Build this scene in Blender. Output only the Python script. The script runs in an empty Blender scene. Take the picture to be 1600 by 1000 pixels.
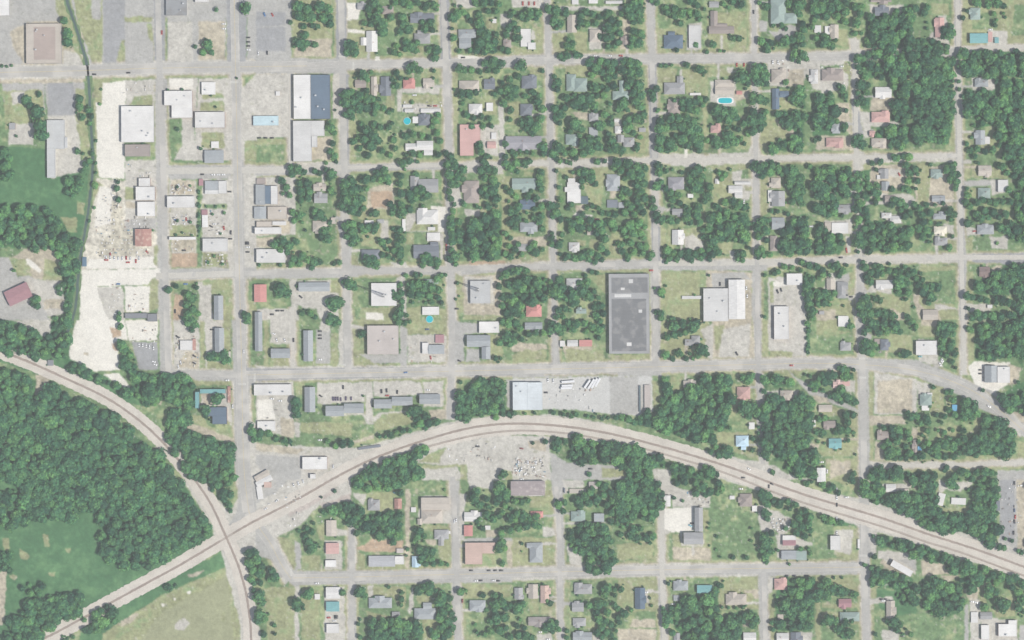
import bpy, math, random, re
import numpy as np
from mathutils import Vector, Matrix
R = math.radians
random.seed(7); rng = np.random.default_rng(7)

# ---------------------------------------------------------------- camera, sky, sun, exposure
S = 0.8                       # metres per survey unit of the town plan
H_CAM = 4000.0
scene = bpy.context.scene
cam_d = bpy.data.cameras.new("aerial_camera"); cam = bpy.data.objects.new("aerial_camera", cam_d)
scene.collection.objects.link(cam); scene.camera = cam
cam.location = (0, 0, H_CAM); cam.rotation_euler = (0, 0, 0)
cam_d.sensor_width = 36.0; cam_d.lens = 36.0 * H_CAM / (1600 * S)
cam_d.clip_start = 10.0; cam_d.clip_end = 30000.0

SUN_EL, SUN_AZ_E = 56.0, -22.0      # elevation; degrees from east, negative = towards south
world = bpy.data.worlds.new("World"); scene.world = world; world.use_nodes = True
wn = world.node_tree.nodes; wl = world.node_tree.links
bg = wn["Background"]; sky = wn.new("ShaderNodeTexSky"); sky.sky_type = 'NISHITA'; sky.sun_disc = False
sky.sun_elevation = R(SUN_EL); sky.sun_rotation = R(90 - SUN_AZ_E)
sky.air_density = 1.0; sky.dust_density = 1.5
wl.new(sky.outputs[0], bg.inputs[0]); bg.inputs[1].default_value = SKY_STRENGTH = 0.105
sd = bpy.data.lights.new("sun", 'SUN'); sun = bpy.data.objects.new("sun", sd); scene.collection.objects.link(sun)
sd.energy = 5.0; sd.angle = R(0.5); sd.color = (1.0, 0.95, 0.87)
tosun = Vector((math.cos(R(SUN_EL)) * math.cos(R(SUN_AZ_E)), math.cos(R(SUN_EL)) * math.sin(R(SUN_AZ_E)), math.sin(R(SUN_EL))))
sun.rotation_euler = (-tosun).to_track_quat('-Z', 'Y').to_euler()
scene.view_settings.view_transform = 'Standard'; scene.view_settings.look = 'None'
scene.view_settings.exposure = 0.12; scene.view_settings.gamma = 1.0
scene.cycles.max_bounces = 5; scene.cycles.diffuse_bounces = 2; scene.cycles.glossy_bounces = 1
scene.cycles.volume_bounces = 0; scene.cycles.transmission_bounces = 1

col = bpy.data.collections.new("town"); scene.collection.children.link(col)
def P(x, y, z=0.0):           # town-plan units -> metres
    return ((x - 800) * S, (500 - y) * S, z)

# ---------------------------------------------------------------- object helpers
def new_obj(name, data, parent=None):
    o = bpy.data.objects.new(name, data); col.objects.link(o)
    if parent is not None: o.parent = parent
    return o
def tag(o, label=None, cat=None, group=None, kind=None):
    if label: o["label"] = label
    if cat: o["category"] = cat
    if group: o["group"] = group
    if kind: o["kind"] = kind
    return o
class MB:
    def __init__(s): s.v = []; s.f = []; s.m = []
    def face(s, pts, mi=0):
        n = len(s.v); s.v += [tuple(p) for p in pts]; s.f.append(tuple(range(n, n + len(pts)))); s.m.append(mi)
    def box(s, x0, y0, z0, x1, y1, z1, mi=0, bottom=False):
        n = len(s.v)
        s.v += [(x0,y0,z0),(x1,y0,z0),(x1,y1,z0),(x0,y1,z0),(x0,y0,z1),(x1,y0,z1),(x1,y1,z1),(x0,y1,z1)]
        q = [(4,5,6,7),(0,1,5,4),(1,2,6,5),(2,3,7,6),(3,0,4,7)]
        if bottom: q.append((3,2,1,0))
        s.f += [tuple(n + i for i in t) for t in q]; s.m += [mi] * len(q)
    def cyl(s, x, y, z0, z1, r0, r1, n=8, mi=0, axis='z'):
        b = len(s.v)
        for k in range(n):
            a = 2 * math.pi * k / n
            for z, r in ((z0, r0), (z1, r1)):
                if axis == 'z': s.v.append((x + r * math.cos(a), y + r * math.sin(a), z))
                else: s.v.append((x + r * math.cos(a), z, y + r * math.sin(a)))
        for k in range(n):
            i, j = b + 2 * k, b + 2 * ((k + 1) % n)
            s.f.append((i, j, j + 1, i + 1)); s.m.append(mi)
        s.f.append(tuple(b + 2 * k + 1 for k in range(n))); s.m.append(mi)
        s.f.append(tuple(b + 2 * k for k in reversed(range(n)))); s.m.append(mi)
    def bar(s, a, b, w, mi=0):
        a = Vector(a); b = Vector(b); d = (b - a).normalized()
        u = d.cross(Vector((0.3, 0.5, 0.8))).normalized() * w; t = d.cross(u).normalized() * w
        n = len(s.v)
        for p in (a, b):
            for q in (u + t, u - t, -u - t, -u + t): s.v.append(tuple(p + q))
        for k in range(4):
            s.f.append((n + k, n + (k + 1) % 4, n + 4 + (k + 1) % 4, n + 4 + k)); s.m.append(mi)
    def mesh(s, name, mats):
        me = bpy.data.meshes.new(name); me.from_pydata(s.v, [], s.f)
        for m in mats: me.materials.append(m)
        me.polygons.foreach_set("material_index", s.m); me.update()
        return me
    def build(s, name, mats, parent=None):
        return new_obj(name, s.mesh(name, mats if isinstance(mats, (list, tuple)) else [mats]), parent)

# ---------------------------------------------------------------- materials
def mat(name, color, rough=0.85, var=0.12, scale=0.3, fine=0.08, fine_scale=1.5, obj_var=0.0, metallic=0.0, tint=None, streak=0.0, spec=0.3):
    m = bpy.data.materials.new(name); m.use_nodes = True
    nt = m.node_tree; b = nt.nodes["Principled BSDF"]
    b.inputs["Roughness"].default_value = rough; b.inputs["Metallic"].default_value = metallic
    b.inputs["Specular IOR Level"].default_value = spec
    geo = nt.nodes.new("ShaderNodeNewGeometry")
    def noise(sc, det=3.0, warp=None):
        n = nt.nodes.new("ShaderNodeTexNoise"); n.inputs["Scale"].default_value = sc; n.inputs["Detail"].default_value = det
        if warp:
            mp = nt.nodes.new("ShaderNodeMapping"); mp.inputs["Scale"].default_value = warp
            nt.links.new(geo.outputs["Position"], mp.inputs[0]); nt.links.new(mp.outputs[0], n.inputs["Vector"])
        else: nt.links.new(geo.outputs["Position"], n.inputs["Vector"])
        return n.outputs["Fac"]
    def mathn(op, a, b_):
        k = nt.nodes.new("ShaderNodeMath"); k.operation = op
        for i, v in enumerate((a, b_)):
            if isinstance(v, (int, float)): k.inputs[i].default_value = v
            else: nt.links.new(v, k.inputs[i])
        return k.outputs[0]
    # brightness factor = 1 + var*(n1-.5)*2 + fine*(n2-.5)*2 (+ per-object)
    f = mathn('MULTIPLY_ADD', noise(scale, 4.0), 4.0 * var); f.node.inputs[2].default_value = 1.0 - 2.0 * var
    f2 = mathn('MULTIPLY_ADD', noise(fine_scale, 2.0), 4.0 * fine); f2.node.inputs[2].default_value = 1.0 - 2.0 * fine
    f = mathn('MULTIPLY', f, f2)
    if streak:
        f3 = mathn('MULTIPLY_ADD', noise(0.9, 2.0, (0.08, 1.0, 1.0)), 4.0 * streak); f3.node.inputs[2].default_value = 1.0 - 2.0 * streak
        f = mathn('MULTIPLY', f, f3)
    if obj_var:
        oi = nt.nodes.new("ShaderNodeObjectInfo")
        f4 = mathn('MULTIPLY_ADD', oi.outputs["Random"], 2.0 * obj_var); f4.node.inputs[2].default_value = 1.0 - obj_var
        f = mathn('MULTIPLY', f, f4)
    mx = nt.nodes.new("ShaderNodeVectorMath"); mx.operation = 'SCALE'; mx.inputs[0].default_value = color
    nt.links.new(f, mx.inputs["Scale"])
    out = mx.outputs[0]
    if tint:
        mm = nt.nodes.new("ShaderNodeMix"); mm.data_type = 'RGBA'
        cr = nt.nodes.new("ShaderNodeMapRange"); cr.inputs[1].default_value = tint[1]; cr.inputs[2].default_value = tint[1] + 0.12
        nt.links.new(noise(tint[2], 4.0), cr.inputs[0]); nt.links.new(cr.outputs[0], mm.inputs[0])
        nt.links.new(out, mm.inputs[6]); mm.inputs[7].default_value = (*tint[0], 1); out = mm.outputs[2]
    nt.links.new(out, b.inputs["Base Color"])
    return m

ROOF = dict(white=(.60,.595,.58), pale=(.53,.53,.52), tan=(.45,.41,.36), grey=(.32,.325,.33), darkgrey=(.17,.19,.22), bluegrey=(.32,.345,.36),
    slate=(.11,.155,.21), greengrey=(.27,.345,.32), brown=(.31,.27,.25), red=(.51,.24,.22), pinkred=(.50,.32,.295), rust=(.36,.20,.17),
    maroon=(.34,.19,.21), teal=(.17,.36,.37), cyan=(.42,.54,.58), salmon=(.50,.37,.32), pinkwhite=(.45,.41,.385), darkroof=(.21,.22,.24),
    darkblue=(.10,.17,.24), blue=(.12,.33,.52), lightblue=(.45,.60,.70), paleblue=(.50,.54,.56), purplegrey=(.30,.295,.32), palegrey=(.44,.45,.45),
    mottled=(.27,.28,.29), cream=(.70,.66,.55), pink=(.62,.45,.42), darkbrown=(.24,.18,.17), brownroof=(.30,.26,.26), greyroof=(.37,.38,.40),
    greybrown=(.33,.30,.29), dark=(.10,.14,.16), membrane=(.165,.17,.175), brownpatch=(.36,.30,.27))
WORD = dict(bluegrey='blue-grey', darkgrey='dark grey', greengrey='green-grey', pinkred='faded red', pinkwhite='pinkish white', darkroof='dark grey',
    darkblue='dark blue', lightblue='light blue', paleblue='pale blue', purplegrey='purple-grey', palegrey='pale grey', mottled='mottled grey',
    darkbrown='dark brown', brownroof='weathered brown', greyroof='grey', greybrown='grey-brown', pale='pale grey', cyan='pale cyan', rust='rusty', dark='dark', slate='slate blue')
_rm = {}
def roof_mat(c, flat):
    k = (c, flat)
    if k not in _rm:
        spots = None
        if c in ('mottled', 'membrane'): spots = ((.23,.23,.23), .50, .10)
        elif c == 'rust': spots = ((.5,.36,.3), .52, .25)
        elif c == 'brownroof': spots = ((.42,.38,.36), .55, .2)
        elif flat and c in ('white','pale'): spots = ((.50,.50,.47), .66, .15)
        _rm[k] = mat(f"{c}_{'flat' if flat else 'pitched'}_roof", ROOF[c], .75 if flat else .85, .10 if flat else .07, .07 if flat else .2, .08, .9,
                     obj_var=.07, tint=spots, streak=.05 if flat else .09)
    return _rm[k]
WALLS = [mat("white_siding", (.66,.65,.62), fine=.03), mat("cream_siding", (.55,.50,.42), fine=.03), mat("red_brick_wall", (.30,.16,.12), fine=.1),
         mat("grey_block_wall", (.38,.38,.37)), mat("blue_siding", (.36,.42,.48), fine=.03)]
M_GLASS = mat("window_glass", (.05,.06,.07), .12, 0, 1, 0, spec=.6)
M_DOOR = mat("painted_door", (.20,.14,.10), .5)
M_UNIT = mat("galvanised_unit", (.50,.52,.53), .5)
M_BARK = mat("tree_bark", (.12,.09,.065), .95)

# ---------------------------------------------------------------- survey data
DATA = r'''
@ 0 0
G k 0,0 960,0 960,400 0,400
G k 960,0 1600,0 1600,110 960,110
G d 60,200 170,140 520,120 520,400 160,400 100,330
G y 345,0 400,0 520,400 500,400 460,300 400,300 380,120 350,60
G c 400,310 490,330 515,400 395,400
G y 440,0 640,0 640,400 575,400 500,180 480,130
G k 560,0 630,0 630,120 575,120
G a 640,0 780,0 780,390 650,390
G y 725,395 760,250 780,250 785,395
G k 785,0 955,0 955,395 790,395
G y 780,105 955,105 955,140 780,140
G y 918,150 955,150 958,260 925,240
G a 960,0 1030,0 1030,380 965,380
G k 1045,0 1410,0 1410,390 1045,390
G c 1050,135 1205,135 1205,385 1050,385
G d 1240,135 1405,135 1405,385 1240,385
G a 1410,0 1540,0 1540,400 1420,400
G k 1545,0 1600,0 1600,370 1545,370
G d 0,480 520,480 520,520 0,520
G k 15,520 280,520 280,720 30,720
G y 20,570 270,560 275,720 30,720
G c 70,580 150,570 160,640 75,650
G y 30,725 275,725 275,810 30,810
G c 60,770 210,770 210,905 45,905
G m 45,915 290,935 290,1000 0,1000 0,920
G k 280,520 525,515 530,720 300,730
G c 295,730 470,720 510,850 500,1000 295,1000
G a 300,520 460,520 465,720 300,720
G y 470,560 530,560 550,800 575,1000 520,1000 480,780
G y 585,500 690,500 640,620 610,800 600,1000 590,1000
G w 640,520 785,505 785,680 760,1000 640,1000 620,800 640,640
G c 785,500 965,500 965,680 785,680
G y 840,600 955,590 955,660 800,665
G w 600,640 770,660 780,1000 605,1000
G k 970,490 1050,490 1030,1000 970,1000
G c 1050,490 1240,490 1225,740 1050,740
G w 1060,495 1210,495 1210,560 1060,560
G g 1030,740 1140,770 1150,905 1065,1000 1030,1000
G c 1130,740 1220,740 1220,1000 1090,1000 1145,900
G c 1245,490 1455,490 1455,1000 1215,1000
G y 1260,560 1400,590 1400,615 1265,620
G y 1255,640 1400,630 1400,695 1255,690
G y 1258,830 1400,830 1400,925 1258,925
G k 1455,490 1510,500 1500,1000 1455,1000
G g 1510,470 1540,470 1535,550 1510,545
G c 1510,555 1600,470 1600,1000 1500,1000
G y 1525,880 1600,880 1600,1000 1530,1000
B commercial white 0,-30,62,100,f
B warehouse tan 168,150,388,398,f 215,170,350,375,p,brownpatch
B commercial mottled 1040,-40,1170,98,f
B commercial white 1222,-40,1305,15,f
B shop white 1262,515,1348,592,f
B commercial white 1030,570,1205,660,f 1075,660,1205,738,f
B warehouse white 1222,702,1408,800,f
B shed white 1322,885,1368,925,f
B shop bluegrey 1280,940,1400,1020,g
B warehouse white 762,665,965,890,f
B warehouse brown 785,905,940,978,f
B commercial palegrey 297,752,408,932,f 297,932,348,1112,f 408,860,424,925,f
B shed grey 60,770,98,810,f
T 405,135,28 425,215,45 430,265,40 1352,62,22 1540,55,45 1300,285,42 1268,330,28 1322,330,28 1222,295,20 165,630,38 195,660,32 245,590,24 235,705,55 250,790,50 265,850,52 212,735,30 505,620,35 500,670,32 560,690,28 520,735,30 575,730,25 565,775,22 30,950,40 62,990,35 485,945,28 15,415,14 45,415,12 75,410,12 1255,930,18 1140,560,12 520,960,18 580,960,20 600,880,16 635,560,14 625,650,14 105,850,14 1285,250,16 1348,668,9 1110,810,16 1480,490,10
C 590,465,0,black 803,455,0,black 1012,203,90,red 1398,150,0,white 1400,180,0,white 1552,235,0,black 1552,262,0,black 1552,288,0,black 1552,312,0,white
@ 0 1
G m 0,0 560,0 540,360 500,500 0,540
G g 0,500 510,490 470,1000 380,1000 380,620 100,560
G c 300,0 540,0 490,80 330,115 310,100
G d 150,560 340,560 390,640 390,750 180,740 60,700 40,630
G y 60,610 180,620 200,730 100,720 50,680
G w 165,620 190,620 265,690 245,705 170,650
G y 280,620 390,640 390,750 270,750
G k 0,600 50,610 110,730 180,720 300,800 300,1000 0,1000
G c 170,740 390,755 400,960 300,980 260,900 200,820
G d 280,870 390,870 390,930 270,930
G k 0,900 130,930 340,1000 0,1000
G y 380,360 480,360 480,450 420,450
G y 480,250 530,270 520,340 480,330
G w 600,0 780,0 780,120 620,110
G q 600,110 780,130 780,440 990,440 985,680 505,690 520,560 560,400 590,220
G y 600,130 640,150 600,220 560,400 545,400 570,250 590,150
G x 620,520 780,380 850,480 840,600 620,600
G w 560,620 960,600 980,675 540,680
G x 690,250 760,290 770,440 850,470 800,540 720,520 690,400
G w 620,160 700,180 690,400 590,420 600,300
G c 780,0 975,0 975,435 780,435
G y 780,170 850,175 850,250 785,250
G d 785,260 855,265 855,300 785,300
G k 790,370 975,360 975,430 785,430
G c 975,0 1035,0 1070,690 1020,1000 985,1000
G k 975,0 1035,0 1040,1000 990,1000
G y 940,730 990,740 985,930 930,950 940,850
G y 960,540 985,540 985,660 965,660
G w 510,690 1000,680 1000,735 950,735 930,780 510,790
G w 500,790 760,790 780,1000 500,1000
G c 600,800 770,800 780,1000 680,1000
G w 780,790 940,790 930,950 785,950
G k 1040,30 1440,30 1440,120 1060,120
G g 1040,0 1220,0 1220,30 1050,35
G c 1060,120 1230,130 1230,670 1065,670
G d 1070,125 1220,130 1220,215 1075,215
G y 1075,405 1225,405 1225,485 1075,485
G b 1050,585 1235,580 1235,670 1055,670
G d 1075,500 1225,495 1225,575 1080,575
G y 1045,430 1075,440 1070,670 1050,660
G c 1260,120 1430,125 1430,670 1265,670
G y 1265,580 1420,585 1425,665 1270,665
G g 1265,275 1420,275 1420,305 1265,305
G k 1455,0 1525,0 1530,1000 1480,1000
G c 1525,40 1600,40 1600,740 1530,740
G k 1030,680 1600,670 1600,730 1030,745
G c 1425,100 1460,100 1470,700 1430,700
G g 1040,745 1235,770 1235,1000 1040,1000
G b 1090,840 1145,850 1150,1000 1085,1000
G c 1270,780 1350,770 1340,1000 1275,1000
G y 1315,745 1450,745 1440,1000 1330,1000
G c 1240,760 1270,760 1275,1000 1245,1000
G y 1530,5 1600,5 1600,40 1530,40
G d 1530,750 1550,750 1550,1000 1535,1000
G y 1560,880 1600,880 1600,1000 1560,1000
B shop white 870,115,942,165,f
B warehouse white 852,168,972,252,f
B warehouse white 862,262,972,352,f
B warehouse rust 847,432,950,540,g
B warehouse white 1048,228,1220,298,f
B shop bluegrey 1283,132,1368,190,f
B shop pale 1368,132,1418,210,f 1283,190,1368,212,f
B shed maroon 1245,120,1270,160,f
B shed maroon 1262,312,1298,342,f
B warehouse pale 1270,492,1425,572,f
B warehouse maroon 40,790,195,888,g@-25
B shed darkblue 516,608,542,665,f
B apartment bluegrey 1340,848,1398,1000,g
B shop darkroof 785,958,925,990,f 925,962,985,1010,f
B shed white 1265,345,1300,420,f
B shop white 1060,482,1225,498,f
T 40,40,40 60,90,44 30,110,36 20,60,28 440,140,40 480,180,44 430,200,32 500,130,36 460,220,26 540,30,30 520,70,26 560,10,26 595,160,26 735,180,26 745,250,24 740,140,20 90,690,20 370,800,24 380,830,26 230,870,34 240,910,30 205,900,22 1055,810,30 1100,790,26 1180,840,34 1200,870,36 1170,910,34 1210,930,36 1180,960,34 1230,800,24 1200,1000,34 1150,990,20 1235,960,26 750,960,20 745,990,24 350,990,24 1545,975,36 1530,960,24
W 32 0,310 60,300 260,290 340,350 390,400 440,470 370,600 300,570 110,550 0,530
W 28 60,560 0,500 0,540
W 30 290,510 500,500 470,760 450,1000 400,1000 390,750 390,640 320,560
W 14 1240,180 1248,180 1250,480 1243,480
T 600,20,12 590,300,14 560,380,14 600,80,12 1110,170,10 1190,160,10 1110,380,12 1190,390,12 1330,340,12 1400,330,12 1300,640,14 1340,600,12 1390,650,14 1380,460,10 1290,290,10 1350,290,10 1400,290,10 1140,455,10 1100,470,10 1200,470,10
C 1265,90,0,black 1435,198,0,black 1443,453,90,black 1440,493,0,black 1545,515,0,black 1545,525,0,black 1548,575,0,black 1548,545,0,white 1330,92,0,white 1365,92,0,white 1395,92,0,white 1160,775,0,blue 1320,415,30,black 1150,565,0,black 1095,945,90,black 740,775,0,blue
C 665,610,90,white 690,610,90,white 740,615,90,white 765,615,90,white 790,612,90,red 815,615,90,white 850,632,90,red 870,615,90,white 690,590,90,red 715,612,90,white 800,640,0,red 665,625,0,red 920,575,50,red 1100,180,70,black 1400,425,80,red 1380,455,30,white 1100,375,10,blue 1165,370,80,red 1340,400,0,white 1185,190,0,white 1120,160,70,white
@ 0 2
G m 0,0 440,0 440,230 600,320 760,420 1000,560 700,500 200,330 0,160
G c 90,0 320,0 315,90 290,105 200,70
G g 0,280 280,400 560,500 1150,1000 0,1000
G g 560,300 960,330 1220,330 1240,590 1470,740 1470,1000 1170,1000 1030,780 1050,600 760,450
G w 480,0 780,0 800,130 740,200 760,310 590,320 440,240 430,200 460,60
G b 690,50 750,50 760,100 700,110
G d 525,205 555,205 550,225 525,220
G b 700,150 740,120 740,190 715,190
G w 785,0 985,0 985,130 805,130
G a 825,140 985,140 990,310 870,310
G g 730,120 800,130 860,310 750,310
G w 740,330 820,420 820,450 740,400 640,340
G k 995,0 1070,0 1060,230 1090,310 1460,320 1460,380 1220,380 1180,340 1000,330
G k 1450,0 1560,0 1600,300 1600,400 1560,420 1500,1000 1470,1000 1460,400
G a 1530,270 1600,320 1600,370 1530,350
G c 1085,0 1245,0 1245,310 1085,310
G d 1160,200 1240,200 1240,300 1100,300
G c 1280,0 1440,0 1440,305 1285,305
G y 1395,0 1440,0 1440,200 1400,200
G y 1250,0 1278,0 1278,310 1250,310
G y 1300,240 1440,280 1440,305 1290,300
G y 1060,0 1080,0 1080,310 1065,200
G g 1535,0 1600,0 1600,300 1540,290
G c 1535,0 1545,0 1545,290 1535,280
G y 1220,385 1430,380 1440,405 1220,410
G c 1255,460 1440,430 1450,660 1320,540 1260,560
G d 1250,460 1320,460 1330,530 1280,540
G y 1215,590 1440,640 1450,720 1300,700 1190,620
G d 1170,640 1300,680 1460,740 1460,775 1320,740 1160,680
G g 1280,610 1440,660 1440,720 1300,660
G d 970,490 1010,480 1010,530 980,520
G d 220,340 320,340 260,480 220,470
G d 1130,860 1170,900 1170,1000 1130,950
G c 1500,600 1600,640 1600,1000 1520,1000
B shop white 1128,128,1205,188,f
B shed rust 1205,118,1225,188,f
B apartment bluegrey 1345,50,1403,200,g
B shop teal 1252,432,1412,458,f 1222,448,1248,550,f
B shed rust 1424,415,1442,515,f
B commercial slate 1300,545,1420,600,f 1330,600,1420,650,f
B shed darkroof 300,250,335,285,f
T 755,40,28 765,150,36 790,190,34 820,220,30 780,240,34 760,180,26 800,280,36 820,320,30 840,290,24 770,290,28 1180,20,34 1220,30,34 1200,60,22 1320,230,36 1360,240,34 1400,220,40 1430,250,30 1340,215,26 1400,260,26 1540,10,24 1555,10,24 1285,560,38 1290,600,24 1360,500,44 1385,480,26 1340,480,24 1575,700,36 1590,740,30 1570,660,22
W 34 0,0 60,20 180,70 300,110 330,90 370,0 460,0 440,60 440,170 430,230 370,240 330,220 230,260 170,230 0,170
W 30 370,230 430,250 560,320 660,350 740,400 760,430 640,400 580,380 440,300
W 34 760,310 860,320 960,340 1070,340 1150,330 1210,370 1210,560 1180,560 1000,490 940,540 780,460 820,430 820,350
W 36 1050,560 1200,580 1170,660 1240,710 1460,780 1470,1000 1180,1000 1150,880 1060,800 1035,700
W 40 0,300 90,320 220,380 230,480 200,660 100,950 40,1000 0,1000
W 44 330,430 420,470 560,510 720,620 840,720 1000,850 1100,1000 150,1000 240,720 300,580
C 1325,60,0,black 1420,377,0,white 870,155,90,white 893,155,90,white 915,160,90,white 935,165,90,white 960,175,90,white 960,260,20,white 970,278,20,white 1455,540,90,white 1215,270,20,black 1110,105,40,black 1215,225,30,black 1130,265,80,white 1525,195,90,white 1115,290,80,white
W 40 220,460 330,430 330,560 240,720 180,880 130,1000 40,1000 90,950 190,680
@ 0 3
G m 0,0 1130,0 1250,180 1340,350 1000,560 640,770 500,870 250,1000 0,1000
G m 720,790 1380,450 1420,540 1000,720 500,1000 380,1000 520,930
G y 270,340 300,340 310,420 280,420
G y 120,430 190,470 170,500 130,490
G y 410,430 445,425 445,450 415,450
G y 300,580 350,570 350,600 310,600
G d 20,560 45,560 20,900 0,900 0,760
G y 10,360 60,370 60,440 30,440
G d 1170,590 1280,560 1230,600 1180,610
G y 60,590 110,600 90,630 60,610
G y 640,960 1000,730 1420,540 1500,880 1500,1000 600,1000
G o 660,1000 1020,820 1420,600 1490,1000
G d 750,880 870,830 840,880 760,910
G c 1090,900 1150,860 1190,890 1150,940 1090,930
G w 1168,695 1190,688 1196,706 1175,714
G w 1082,740 1098,734 1103,750 1088,756
G w 1008,778 1026,773 1030,790 1014,794
G y 1380,840 1410,830 1405,880 1380,880
G g 1340,0 1480,0 1460,190 1430,210 1360,150 1310,70 1240,10
G c 1140,0 1240,0 1330,90 1440,210 1480,130 1500,0 1600,0 1600,430 1530,480 1530,620 1600,880 1600,1000 1510,1000 1500,880 1410,560 1380,430 1340,380 1330,290 1240,150
G k 1490,30 1600,30 1600,300 1480,380 1420,300 1480,200
W 44 150,0 1120,0 1250,190 960,320 620,310 600,200 450,230 260,250 130,180
W 34 40,60 120,30 200,200 180,290 30,290 0,340 0,200
W 38 620,310 960,320 1250,190 1320,280 1310,350 1120,440 960,540 780,550 640,480
W 36 0,430 90,450 70,600 20,560 0,560
W 34 130,640 290,630 290,690 200,740 150,730
W 36 180,760 400,700 500,720 520,780 480,860 300,940 180,1000 40,1000 50,880
W 30 520,870 640,780 740,790 740,880 600,960 520,940
T 1060,670,30 1100,660,16 1160,420,24,l 1060,490,24,l 1370,30,36 1430,20,34 1400,70,34 1400,110,34 1440,90,34 1430,150,30 1440,190,20 1330,30,24 1330,60,20 1280,5,26 1310,10,20 400,1000,20 460,980,20 1560,460,36 1590,450,34 1560,520,40 1590,560,34 1570,620,34 1590,640,24 1590,690,26
M2 1390,370
W 38 150,-60 40,-20 30,30 120,30 200,100 260,60
@ 1 0
G k 0,0 220,0 220,365 0,365
G a 0,75 185,75 185,160 0,165
G a 0,170 185,170 185,320 0,320
G y 228,0 475,0 475,355 228,355
G d 240,250 475,240 475,355 240,355
G a 500,0 565,0 565,400 500,400
G k 0,365 500,365 600,380 1230,360 1230,420 600,430 500,460 0,460
G d 0,385 140,395 140,420 0,420
G w 568,15 660,20 640,125 570,125
G y 570,125 860,125 860,350 570,350
G w 575,180 680,190 680,210 575,205
G w 750,290 775,300 775,385 745,385
G d 770,240 830,240 850,330 780,320
G y 560,0 630,0 630,20 560,20
G c 865,90 900,80 1145,60 1150,80 920,95 880,230 870,230
G g 740,0 1145,0 1145,350 740,350
G y 1010,280 1060,290 1050,345 1000,345
G a 1145,0 1205,0 1215,400 1155,400
G y 1205,50 1260,60 1260,350 1220,350
G g 1255,95 1510,90 1520,340 1260,340
G c 1255,0 1340,0 1380,50 1255,50
G y 1440,110 1510,110 1510,200 1440,180
G c 1525,90 1600,80 1600,220 1530,150
G w 1260,345 1390,350 1405,405 1270,410
G y 1215,300 1260,300 1260,380 1220,380
G k 1230,400 1450,400 1600,370 1600,420 1230,430
G c 0,465 200,465 200,860 0,860
G g 0,870 190,870 190,1000 0,1000
G y 0,870 190,870 190,905 0,905
G d 320,930 390,860 480,850 480,1000 320,1000
G c 480,460 530,460 530,740 480,740
G a 530,460 580,460 585,1000 530,1000
G y 580,460 625,460 625,1000 580,1000
G g 625,455 880,455 880,1000 625,1000
G y 700,470 780,470 780,590 700,600
G y 820,600 870,600 860,690 810,680
G g 905,450 1160,450 1160,1000 905,1000
G y 1030,430 1160,425 1160,490 1030,490
G y 910,590 1150,590 1150,650 910,650
G c 905,545 1150,545 1150,585 905,580
G c 915,650 1150,650 1150,710 915,700
G k 1180,450 1225,460 1225,940 1185,940
G y 1160,430 1185,440 1190,940 1165,940
G y 1225,430 1265,440 1265,940 1230,940
G g 1265,440 1600,440 1600,1000 1270,1000
G y 1400,620 1510,620 1510,720 1400,720
G c 1400,800 1515,780 1515,970 1440,970 1400,880
G c 1515,640 1550,640 1560,1000 1520,1000
G y 1550,460 1600,460 1600,520 1550,520
G y 1555,640 1600,640 1600,780 1555,780
G c 880,560 915,560 910,700 885,700
B house white 690,195,760,325,g 655,235,690,285,g
B house grey 635,20,690,62,g
B house brown 790,40,860,90,h
B house darkgrey 965,85,1115,145,g
B house grey 990,210,1090,275,h 1010,190,1050,215,g
B house bluegrey 1265,185,1375,240,h 1270,240,1345,305,g
B shed white 1478,120,1502,145,f
B house brown 1545,250,1595,300,h
B house brown 620,500,690,550,g
B house tan 720,480,757,600,g
B house darkgrey 780,480,845,600,g
B house red 920,500,995,555,h
B house tan 1045,490,1115,545,g
B shed white 1030,678,1155,705,g
B shed pale 930,680,985,703,g
B shed pale 920,655,975,672,f
B house darkgrey 1015,715,1088,785,h
B shed white 980,730,1013,770,f
B house white 935,897,1005,945,g 1005,882,1108,940,g 1050,940,1105,972,g
B warehouse white 238,470,343,745,f
B warehouse slate 345,470,465,745,f
B warehouse pale 235,757,350,1010,f 350,757,430,852,f 350,852,385,922,f
B shop cyan -15,726,142,785,f
B shed white 125,572,150,598,f
B house tan 1270,505,1395,590,h
B house darkgrey 1425,495,1495,560,g
B house white 1330,650,1415,712,h
B house white 1440,643,1482,695,f
B church pinkred 1275,780,1402,896,f 1275,896,1360,974,f
B shed pinkred 1445,885,1500,928,g
B shed white 1472,830,1502,870,f
T 270,45,42 325,60,45 400,50,42 450,60,38 270,105,40 345,110,45 420,120,40 465,150,30 300,165,28 355,165,22 390,165,20 460,110,28 215,140,20 308,220,30 270,270,38 315,275,35 368,285,32 295,305,25 245,290,20
T 595,290,48 620,330,40 570,330,30 700,60,32 720,100,32 760,120,42 740,30,35 770,60,30 840,50,20 790,160,45 800,200,38 680,150,26 840,110,30 720,150,30 870,20,30 920,20,35 960,40,30 1010,20,32 1060,40,32 1110,30,35 1130,60,22 920,110,32 925,150,35 950,190,38 905,200,28 940,270,32 970,300,38 1010,270,28 930,310,30 1000,320,30 1040,140,30 1090,140,30 1060,185,28 1100,190,26 1090,310,35 1130,320,38 1120,360,35 880,290,25 860,330,28 900,340,25
T 1230,110,40 1260,90,35 1300,80,28 1225,180,20 1235,240,32 1265,320,20 1320,100,24 1390,90,32 1340,130,26 1400,150,40 1410,190,40 1440,230,45 1400,270,42 1450,290,45 1490,260,35 1480,310,35 1380,320,30 1430,330,35 1500,220,25 1340,320,22 1450,75,24 1500,75,24 1370,20,30 1420,20,32 1470,20,30 1520,30,30 1590,100,25 1580,180,32 1560,220,26 1570,320,30 1540,310,24 1240,35,18 1280,40,14
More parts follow.
